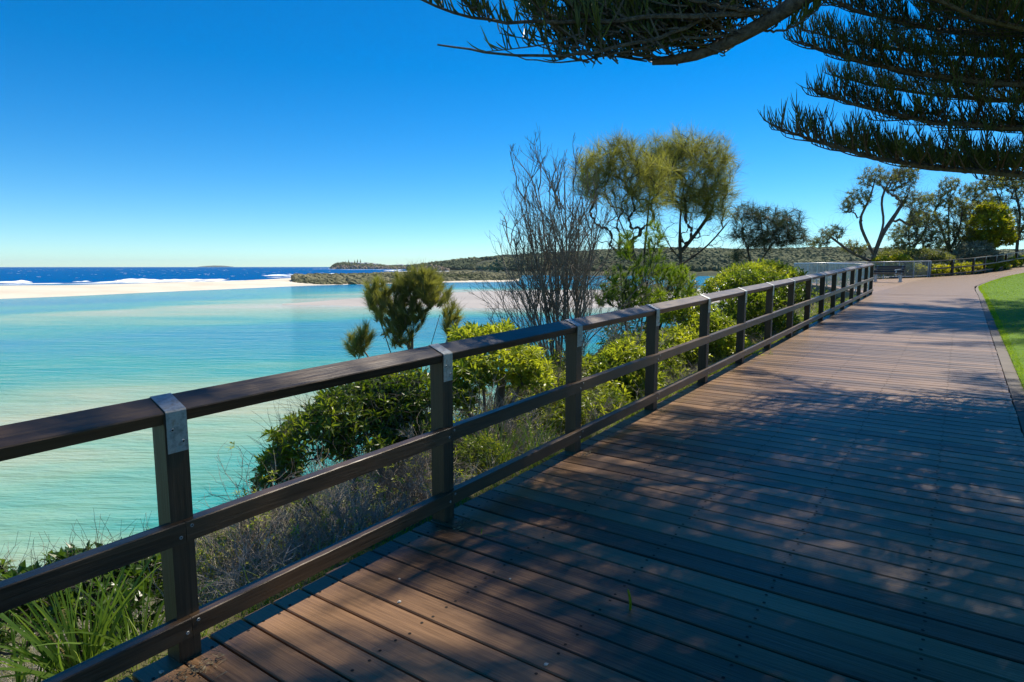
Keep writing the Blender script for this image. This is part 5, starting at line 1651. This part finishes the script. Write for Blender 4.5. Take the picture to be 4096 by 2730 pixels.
# feathery bright green wattle
FW = 12.0
b = gpt(2560, FW)
roots = [resample([b, at(2560, 1300, FW), at(2590, 1120, FW), at(2620, 980, FW)], 9), resample([b, at(2500, 1280, FW), at(2480, 1130, FW), at(2480, 1000, FW)], 9), resample([b, at(2640, 1280, FW), at(2700, 1180, FW), at(2740, 1080, FW)], 9)]
r = np.random.default_rng(50)
T = cloud(r, [(2620, 960, FW, .18, .3, .35), (2500, 990, FW, .18, .3, .35), (2600, 1080, FW, .36, .4, .32), (2480, 1130, FW, .34, .4, .3), (2700, 1110, FW + .3, .35, .4, .26), (2560, 1200, FW - .3, .5, .5, .28), (2740, 1190, FW, .3, .4, .25), (2420, 1200, FW - .4, .22, .3, .22), (2690, 1260, FW - .6, .35, .4, .22)], 260, shell=.2, zmin=-.7)
net_tree('wattle_shrub', 'feathery bright green wattle below the tall she-oaks', roots, T, b, sheoak_fol('feather', 50, .16, .0085, spr=.42, bend=.0, up=.55), tip=.0025, seed=51, cat='shrub')

# ------------------------------------------------------------------ banksias and the garden beyond the lookout
def leafy_fol(mname, n=14, L=.13, W=.03, a1=1.7, flowers=0):
    def f(r, g, T, TD, TP, b):
        rosettes(r, g, T - b, TD, n, L, W, zvar(r, T), a1=a1, droop=.1, stem=1.0)
        q = TP[:, -2] * .6 + TP[:, -1] * .4
        rosettes(r, g, q - b, TD, max(4, n // 2), L, W, zvar(r, T), a1=a1, droop=.1)
    f.mat = mname
    return f
GB = 43.0
def gtree(name, label, X, fw, base_y, roots, items, n, seed, mname='leaf_banksia', nl=12, L=.26, W=.07, tip=.008, bark='bark', shell=.35, cat='tree', group=None):
    b = at(X, base_y, fw)
    b[2] = min(b[2], gz1(b[0], b[1]) + .05)
    rts = [resample([b] + [at(x, y, fw + d) for x, y, d in rp[1:]] if rp[0] is None else [at(x, y, fw + d) for x, y, d in rp], 12) for rp in roots]
    r = np.random.default_rng(seed)
    T = cloud(r, [(x, y, fw + d, rx, ry, rz) for x, y, d, rx, ry, rz in items], int(n * 1.6), .0, -.9)
    return net_tree(name, label, rts, T, b, leafy_fol(mname, nl, L, W), bark, tip, group, seed, jit=.10)
gtree('banksia_tree', 'large open banksia with pale twisting limbs behind the end of the fence', 3470, GB, 1075,
      [[None, (3500, 1010, 0), (3530, 930, 0), (3590, 850, .3), (3640, 760, .4)], [(3495, 1020, 0), (3465, 960, 0), (3430, 880, .2), (3480, 800, 0), (3500, 720, 0)], [(3500, 1000, 0), (3540, 890, -.3), (3520, 800, -.3), (3560, 720, 0)],
       [(3480, 1045, 0), (3400, 1010, -.4), (3340, 960, -.6), (3290, 930, -.6)], [(3480, 1040, 0), (3420, 1050, .4), (3340, 1040, .5), (3280, 1000, .6)]],
      [(3500, 710, 0, 1.0, 1.2, .7), (3600, 720, .3, 1.1, 1.3, .9), (3430, 790, 0, .8, 1.0, .7), (3640, 800, .3, .8, 1, .8), (3660, 870, .3, .5, .8, .7), (3390, 830, 0, .4, .7, .5), (3330, 930, -.5, .9, .9, .5), (3270, 970, -.5, .8, .8, .4), (3420, 990, 0, .8, .9, .5), (3620, 690, .3, .8, 1, .5)], 420, 61, nl=9, L=.19, W=.05, tip=.009)
gtree('banksia_tree', 'leafy banksia just right of the large open one', 3650, 46, 1075,
      [[None, (3640, 1000, 0), (3630, 900, 0), (3660, 820, 0)], [(3642, 1010, 0), (3700, 930, 0), (3720, 850, 0)]],
      [(3640, 930, 0, 1.5, 1.3, 1.0), (3690, 870, 0, .9, 1, .8), (3700, 800, 0, .5, .7, .6), (3600, 1000, 0, 1.2, 1, .6), (3730, 960, 0, .9, .9, .8)], 330, 62, nl=9, L=.20, W=.055)
gtree('banksia_tree', 'slender dark banksia whose crown reaches the sky left of the round tree', 3800, 47, 1070,
      [[None, (3800, 980, 0), (3790, 900, 0), (3800, 800, 0), (3805, 740, 0)], [(3802, 1010, 0), (3770, 930, .2), (3740, 850, .3)], [(3800, 1000, 0), (3840, 920, -.2), (3850, 830, -.2)]],
      [(3800, 740, 0, .55, .8, .6), (3770, 800, 0, .9, 1, .7), (3840, 830, 0, .8, 1, .8), (3760, 900, 0, 1.1, 1, .9), (3840, 930, 0, .9, 1, .8), (3810, 980, 0, 1.1, 1, .6)], 360, 63, nl=9, L=.20, W=.055, bark='dark_bark')
gtree('banksia_tree', 'thin tall banksia behind the round yellow green tree', 3900, 52, 1060,
      [[None, (3905, 960, 0), (3890, 860, 0), (3900, 760, 0)], [(3905, 980, 0), (3935, 880, 0), (3930, 790, 0)]],
      [(3890, 760, 0, .9, 1, .7), (3930, 800, 0, .8, 1, .7), (3880, 860, 0, 1.0, 1, .8), (3900, 960, 0, 1.1, 1, .7)], 220, 64, nl=9, L=.21, W=.058, bark='dark_bark')
gtree('banksia_tree', 'tall dark banksia with forked trunk right of the round tree', 4065, 50, 1050,
      [[None, (4070, 960, 0), (4085, 860, 0), (4060, 760, 0), (4040, 700, 0)], [(4072, 980, 0), (4040, 900, .2), (4000, 800, .2), (3970, 730, .2)], [(4075, 940, 0), (4120, 860, 0), (4150, 760, 0)]],
      [(3975, 730, 0, 1.0, 1.1, .7), (4040, 720, 0, 1.0, 1.1, .8), (4110, 760, 0, 1.3, 1.2, 1), (3990, 810, 0, .9, 1, .6), (4090, 860, 0, 1.1, 1, .8), (4060, 930, 0, .9, 1, .8)], 380, 65, nl=9, L=.21, W=.058, bark='dark_bark')
# round clipped yellow-green tree
b = at(3945, 1062, 46.5); b[2] = min(b[2], gz1(b[0], b[1]) + .1)
r = np.random.default_rng(66)
T = cloud(r, [(3960, 905, 46.5, 1.45, 1.4, 1.25), (3975, 860, 46.5, .9, 1, .8), (3945, 840, 46.5, .6, .7, .5), (3930, 960, 46.5, 1.0, 1.1, .7), (4000, 950, 46.5, 1.0, 1.1, .7)], 520, .72, -.8)
net_tree('round_tree', 'compact rounded yellow green tree standing above the far fence', [resample([b, at(3947, 1000, 46.5), at(3955, 900, 46.5)], 8)], T, b, leafy_fol('leaf_yellow', 10, .30, .12), 'dark_bark', .008, seed=67)
# silver leaved shrubs and the low hedge behind the far fence
bush('leafy_shrub', 'silvery leaved shrub behind the middle of the far fence', 3890, 45.5, [(3830, 1035, 45.5, 1.1, .8, .5), (3900, 1010, 45.5, 1.3, .9, .8), (3950, 1030, 45.8, 1.0, .8, .5)], 'leaf_grey', 330, 9, .24, .06, 5, seed=71, tip=.006, bz=.75)
bush('leafy_shrub', 'grey green shrub between the banksias and the steel balustrade', 3640, 44, [(3560, 1030, 44, 1.0, .8, .5), (3680, 1025, 44, 1.4, .8, .55), (3760, 1040, 44, 1.0, .8, .5)], 'leaf_banksia', 300, 9, .22, .055, 5, seed=72, tip=.006, bz=.4)
bush('leafy_shrub', 'yellow green mounded shrub behind the bench', 3600, 41.8, [(3550, 1080, 41.8, .9, .6, .55), (3600, 1045, 42, .8, .6, .45), (3650, 1085, 41.8, 1.0, .6, .55), (3530, 1050, 42, .5, .6, .4)], 'leaf_yellow', 330, 9, .19, .075, 5, seed=73, tip=.006, bz=.2)
hx = [(3700, 1092, 42.0), (3760, 1085, 42.2), (3830, 1082, 42.8), (3880, 1075, 43.4), (3930, 1068, 44.4), (3980, 1062, 45.7), (4030, 1055, 47.0), (4080, 1048, 48.3), (4130, 1040, 49.6), (3520, 1092, 40.8), (3470, 1095, 40.2)]
bush('hedge', 'low yellow green hedge running behind the far fence and balustrade', 3760, 42.4, [(x, y, f, 1.0, .6, .42) for x, y, f in hx], 'leaf_yellow', 900, 9, .19, .07, 11, seed=74, tip=.006, bz=.3, cat='hedge')

# ------------------------------------------------------------------ strap leaved clumps: every blade near the camera is a part
def strap_clump(name, label, b, n, L, W, seed, lean=(0, 0), mname='strap', sp=.45, parts=True, seedhead=0, cat='plant'):
    r = np.random.default_rng(seed)
    o = thing(name, label, cat, b)
    global rng
    if parts:
        ms = []
        for k in range(5):
            g = G()
            blades(g, np.zeros((1, 3)), A([.001, 0, 1]), 1.0, .028 * (W / L) / .028, np.full(1, (.15, .35, .5, .7, .9)[k]), (.02, .12, .25, .4, .6)[k], 6, (1, 0, 0), A([.001, 1, 0]))
            # blades() takes its width from cross(d, side): make the flat side face the bend
            ms.append(g.mesh('blade', M[mname]))
        for k in range(n):
            i = int(r.integers(0, 5))
            q = link('blade', ms[i], o)
            a = r.uniform(0, 6.28); l = L * r.uniform(.5, 1.15)
            m = Matrix.Translation((math.cos(a) * r.uniform(0, .09), math.sin(a) * r.uniform(0, .09), 0)) @ Matrix.Rotation(a + r.normal(0, .4), 4, 'Z') @ Matrix.Rotation(abs(r.normal(0, sp)) * .8, 4, 'Y') @ Matrix.Rotation(r.uniform(-1.2, 1.2), 4, 'Z') @ Matrix.Diagonal((l, l * r.uniform(.8, 1.3), l, 1))
            q.matrix_basis = Matrix.Translation((lean[0] * .0, 0, 0)) @ m
    else:
        g = G()
        d = A(0, 0, 1)[None] + r.normal(0, sp, (n, 3)) * A(1, 1, .2) + A(lean[0], lean[1], 0)
        blades(g, r.normal(0, .06, (n, 3)) * A(1, 1, 0), d, L * r.uniform(.5, 1.15, n), W, r.uniform(0, 1, n), r.uniform(.1, .6, n), 4)
        tag(g.build('blades', M[mname], o), kind='stuff')
    for k in range(seedhead):
        g = G()
        a = r.uniform(0, 6.28)
        st = grow(r, np.zeros((1, 3)), A([math.cos(a) * .25, math.sin(a) * .25, 1]), L * .62, 6, .03)[0]
        tubes(g, st[None], .003, 4)
        m_ = 70
        u = r.uniform(.45, 1, m_) * 5; i = np.minimum(u.astype(int), 4)
        p = st[i] + (st[i + 1] - st[i]) * (u - i)[:, None]
        blades(g, p, r.normal(0, 1, (m_, 3)) + A(0, 0, .5), .022, .006, r.uniform(0, 1, m_), .1, 1)
        g.build('seed_head', M['dry'], o)
    return o
def bp(X, Y, fw):
    p = at(X, Y, fw); p[2] = gz1(p[0], p[1]) - .02
    return p
strap_clump('strap_leaf_plant', 'large clump of long dark strap leaves in shade left of the first post', bp(320, 2600, 2.85), 95, .62, .020, 81, sp=.42, seedhead=2)
strap_clump('strap_leaf_plant', 'clump of strap leaves at the lower left corner below the bottom rail', bp(60, 2650, 2.75), 60, .50, .018, 82, sp=.5)
strap_clump('strap_leaf_plant', 'sparse strap leaves leaning across the dry bank beside the first post', bp(560, 2520, 3.0), 34, .55, .016, 83, sp=.6)
strap_clump('strap_leaf_plant', 'light green grassy clump below the dark leafy shrub', bp(1500, 2090, 4.6), 80, .40, .012, 84, sp=.5)
strap_clump('strap_leaf_plant', 'grassy clump in front of the second post, above the bottom rail', bp(1330, 2190, 4.3), 60, .34, .011, 85, sp=.55)
strap_clump('strap_leaf_plant', 'dark spiky strap leaved clump between the second and third posts', bp(1990, 1880, 5.5), 85, .52, .014, 86, sp=.45)
strap_clump('strap_leaf_plant', 'upright green clump just left of the third post', bp(2140, 1830, 5.8), 60, .42, .012, 87, sp=.4)
strap_clump('strap_leaf_plant', 'tall grassy clump below the seventh post', bp(2930, 1440, 10.4), 60, .55, .014, 88, sp=.35, parts=False)

# grass fringe between deck and bank, tufts down the slope, dry grass
n_ = 30000
t_ = rng.uniform(-1, 26, n_) ; nn = -2.60 - np.abs(rng.normal(0, .30, n_))
q = DV[None] * t_[:, None] + NV[None] * nn[:, None]
p = np.stack([q[:, 0], q[:, 1], gz(q[:, 0], q[:, 1]) - .01], -1)
pv = np.clip(fbm(t_ * .7, nn * 2, 9) * 1.2 - .1 + rng.normal(0, .2, n_), 0, 1)
g = G(); blades(g, p, A(0, 0, 1)[None] + rng.normal(0, .55, (n_, 3)), rng.uniform(.04, .15, n_) * (.6 + fbm(t_ * 1.3, nn, 4)), .0035 + .0003 * np.maximum(t_, 0), pv, .4, 3)
tag(g.build('verge_grass', M['grass']), 'bright green grass fringe growing along the outer edge of the boardwalk', 'grass', kind='stuff')
n_ = 52000
t_ = rng.uniform(-1, 34, n_); nn = -2.9 - rng.uniform(0, 1, n_) ** 1.4 * 13
cl = fbm(t_ * .55, nn * .55, 17)
ok = cl > rng.uniform(.30, .62, n_)
t_, nn = t_[ok], nn[ok]; n_ = len(t_)
q = DV[None] * t_[:, None] + NV[None] * nn[:, None]
p = np.stack([q[:, 0], q[:, 1], gz(q[:, 0], q[:, 1]) - .01], -1)
g = G(); blades(g, p, A(0, 0, 1)[None] + rng.normal(0, .6, (n_, 3)), rng.uniform(.10, .36, n_), .005 + .0004 * np.maximum(t_, 0), rng.uniform(0, 1, n_), .5, 3)
tag(g.build('bank_grass', M['grass']), 'rough green grass on the slope below the boardwalk', 'grass', kind='stuff')
n_ = 46000
t_ = rng.uniform(-2, 34, n_); nn = -3.0 - rng.uniform(0, 1, n_) ** 1.2 * 17
cl = fbm(t_ * .4 + 9, nn * .4, 27)
ok = cl > rng.uniform(.32, .6, n_)
t_, nn = t_[ok], nn[ok]; n_ = len(t_)
q = DV[None] * t_[:, None] + NV[None] * nn[:, None]
p = np.stack([q[:, 0], q[:, 1], gz(q[:, 0], q[:, 1]) - .01], -1)
ok = p[:, 2] > WZ + .1; p = p[ok]; n_ = len(p)
g = G(); blades(g, p, A(0, 0, 1)[None] + rng.normal(0, .8, (n_, 3)), rng.uniform(.10, .42, n_), .005 + .0006 * p[:, 1], rng.uniform(0, 1, n_), .5, 3)
tag(g.build('dry_bank_grass', M['dry']), 'straw coloured dry grass on the slope above the water', 'grass', kind='stuff')
# tangle of dry and living twigs over the slope
n_ = 1500
t_ = rng.uniform(1.6, 15, n_); nn = -2.95 - rng.uniform(0, 1, n_) ** 1.2 * 4.2
cl = fbm(t_ * .6 + 5, nn * .6, 57)
ok = cl > rng.uniform(.28, .55, n_); t_, nn = t_[ok], nn[ok]; n_ = len(t_)
q = DV[None] * t_[:, None] + NV[None] * nn[:, None]
p = np.repeat(np.stack([q[:, 0], q[:, 1], gz(q[:, 0], q[:, 1]) - .02], -1), 3, 0)
hh_ = rng.uniform(.22, .62, len(p)) * np.clip((-2.75 - np.repeat(nn, 3)) * 1.1, .25, 1.2)
g = G()
S_ = grow(rng, p + rng.normal(0, .05, p.shape) * A(1, 1, 0), A(0, 0, 1)[None] + rng.normal(0, .5, p.shape), hh_, 6, .16, (0, 0, 1), .04)
tubes(g, S_, (.0038 * np.linspace(1, .45, 6))[None], 3)
ps_, ds_, pa_, u_ = kids(rng, S_, 5, .2, 1, .65)
B_ = grow(rng, ps_, ds_, hh_[pa_] * rng.uniform(.25, .6, len(ps_)), 4, .22, (0, 0, 1), .03)
tubes(g, B_, (.0019 * np.linspace(1, .5, 4))[None], 3)
ps_, ds_, _, _ = kids(rng, B_, 4, .2, 1, .6)
blades(g, ps_, ds_, rng.uniform(.06, .2, len(ps_)), .0026, .5, .05, 2)
tag(g.build('twig_thicket', M['twig']), 'tangle of pale dry twigs covering the slope behind the fence', 'twigs', kind='stuff')
# leaf cover low on the slope
n_ = 9000
t_ = rng.uniform(-2, 36, n_); nn = -3.1 - rng.uniform(0, 1, n_) * 14
cl = fbm(t_ * .5 + 3, nn * .5, 37)
ok = cl > rng.uniform(.36, .62, n_); t_, nn = t_[ok], nn[ok]; n_ = len(t_)
q = DV[None] * t_[:, None] + NV[None] * nn[:, None]
p = np.stack([q[:, 0], q[:, 1], gz(q[:, 0], q[:, 1]) + rng.uniform(.03, .5, n_) * np.clip((-2.8 - nn) * .8, .15, 1)], -1)
g = G(); rosettes(rng, g, p, A(0, 0, 1)[None] + rng.normal(0, .5, (n_, 3)), 9, .11, .035, rng.uniform(0, 1, n_))
tag(g.build('ground_cover', M['leaf']), 'low leafy plants covering the slope below the boardwalk', 'undergrowth', kind='stuff')

# ------------------------------------------------------------------ small things lying on the deck
def deck_pt(X, Y, h=0.0):
    rr = ray(X, Y); k = (h - HC) / (rr[2] - SL * (rr[:2] @ DV))
    return rr * k + A(0, 0, HC)
def pebble(label, X, Y, s, seed):
    r = np.random.default_rng(seed)
    o = thing('pebble', label, 'pebble', deck_pt(X, Y, .0))
    g = G(); V = LV * r.uniform(.75, 1.2, (12, 1)) * A(s, s * .8, s * .55) + A(0, 0, s * .4)
    g.add(V, LF, .5)
    m = g.mesh('pebble', M['pebble'])
    o2 = link('stone', m, o)
    return o
pebble('small brown stone on the deck at the lower left beside the first post', 645, 2692, .011, 1)
pebble('white pebble wedged in a gap between planks left of the middle', 1597, 2412, .012, 2)
pebble('tiny white pebble on a plank gap nearer the second post', 1598, 2318, .007, 3)
pebble('tiny white pebble on a plank gap in the middle of the near deck', 2040, 2318, .007, 4)
pebble('pale chip of stone in a plank gap near the bottom edge', 2184, 2662, .011, 5)
# fallen piece of pine rope, standing in a gap
b0, b1 = deck_pt(2520, 2440), deck_pt(2518, 2440)
o = thing('fallen_pine_twig', 'yellow green piece of pine needle rope stuck in a gap of the deck', 'twig', b0)
st = resample([A(0, 0, -.02), A(.002, .0, .03), A(-.002, .005, .065), A(-.010, .008, .095)], 10)
g = G(); tubes(g, st[None], (A(.0035, .005, .006, .0065, .007, .007, .0065, .006, .005, .002))[None], 6)
k = 90; u = rng.uniform(.1, 1, k) * 9; i = np.minimum(u.astype(int), 8); p = st[i] + (st[i + 1] - st[i]) * (u - i)[:, None]
blades(g, p, rng.normal(0, 1, (k, 3)) + A(0, 0, 1.2), .010, .004, rng.uniform(.6, 1, k), .1, 1)
g.build('needle_rope', M['leaf_yellow'], o)
def fallen_blade(label, pts, W=.006):
    P = np.array([deck_pt(X, Y, h) for X, Y, h in pts])
    o = thing('grass_blade', label, 'grass blade', P[0])
    g = G(); q = resample(P - P[0], 9)
    wd = W * np.sin(np.linspace(.25, 3.0, 9)) / 2
    s = A(.5, .86, 0)
    V = np.concatenate([q + s * wd[:, None], q - s * wd[:, None]])
    i = np.arange(8); g.add(V, np.stack([i, i + 1, i + 10, i + 9], -1), .7)
    g.build('blade', M['grass'], o)
fallen_blade('curved green grass blade lying on the planks near the third post', [(2220, 1972, .004), (2232, 1950, .02), (2262, 1937, .025), (2273, 1938, .004)])
fallen_blade('green leaf tip poking up between planks near the second post', [(1925, 2138, .0), (1926, 2128, .02), (1928, 2112, .045)], .012)
fallen_blade('pale grass stalk lying along a plank near the second post', [(1935, 2138, .004), (1965, 2143, .006), (1998, 2149, .004)], .004)
# weeds at the foot of the sixth and seventh posts
for k, (X, Y, lab) in enumerate([(3030, 1418, 'small green weed growing through the deck edge at the sixth post'), (3080, 1420, 'thin weed stalk in the deck beyond the sixth post')]):
    strap_clump('weed', lab, deck_pt(X, Y), 16 if k == 0 else 5, .16, .010, 90 + k, sp=.7 if k == 0 else .2, parts=False, mname='grass')
# dry litter gathered at the foot of the posts
for k, lab in enumerate(['first', 'second', 'third', 'fourth']):
    r = np.random.default_rng(200 + k)
    p0 = tn(T0 + k * PS - .05, FN + .07)
    n_ = (90, 70, 50, 40)[k]
    o = thing('litter_pile', 'dry leaves and stalks gathered at the foot of the %s post' % lab, 'leaf litter', p0)
    dd = r.normal(0, 1, (n_, 3)) * A(1, 1, .15)
    off = DV[None] * r.normal(-.02, .055, (n_, 1)) + NV[None] * np.abs(r.normal(.0, .045, (n_, 1)))
    pp = np.concatenate([off, r.uniform(.002, .016, (n_, 1))], 1)
    g = G()
    leaves(g, pp[:n_ // 3], dd[:n_ // 3], r.normal(0, .4, (n_ // 3, 3)) + A(0, 0, 1), r.uniform(.012, .03, n_ // 3), .010, r.uniform(0, 1, n_ // 3))
    blades(g, pp[n_ // 3:], dd[n_ // 3:] + A(0, 0, .15), r.uniform(.02, .07, n_ - n_ // 3), .003, r.uniform(0, 1, n_ - n_ // 3), .2, 2)
    tag(g.build('dry_leaves', M['litter'], o), kind='stuff')

# ------------------------------------------------------------------ sea air
M['haze'], t_n, o_n = mat('haze_air')
pv_ = N_(t_n, 'ShaderNodeVolumePrincipled')
pv_.inputs['Color'].default_value = (0.80, 0.90, 0.98, 1)
pv_.inputs['Density'].default_value = 0.00003
t_n.links.new(pv_.outputs[0], o_n.inputs['Volume'])
g = G(); box(g, (-13000, -13000, -18), (13000, 14000, 140))
tag(g.build('haze', M['haze']), 'thin pale sea haze over the bay and hills', 'haze', kind='stuff')
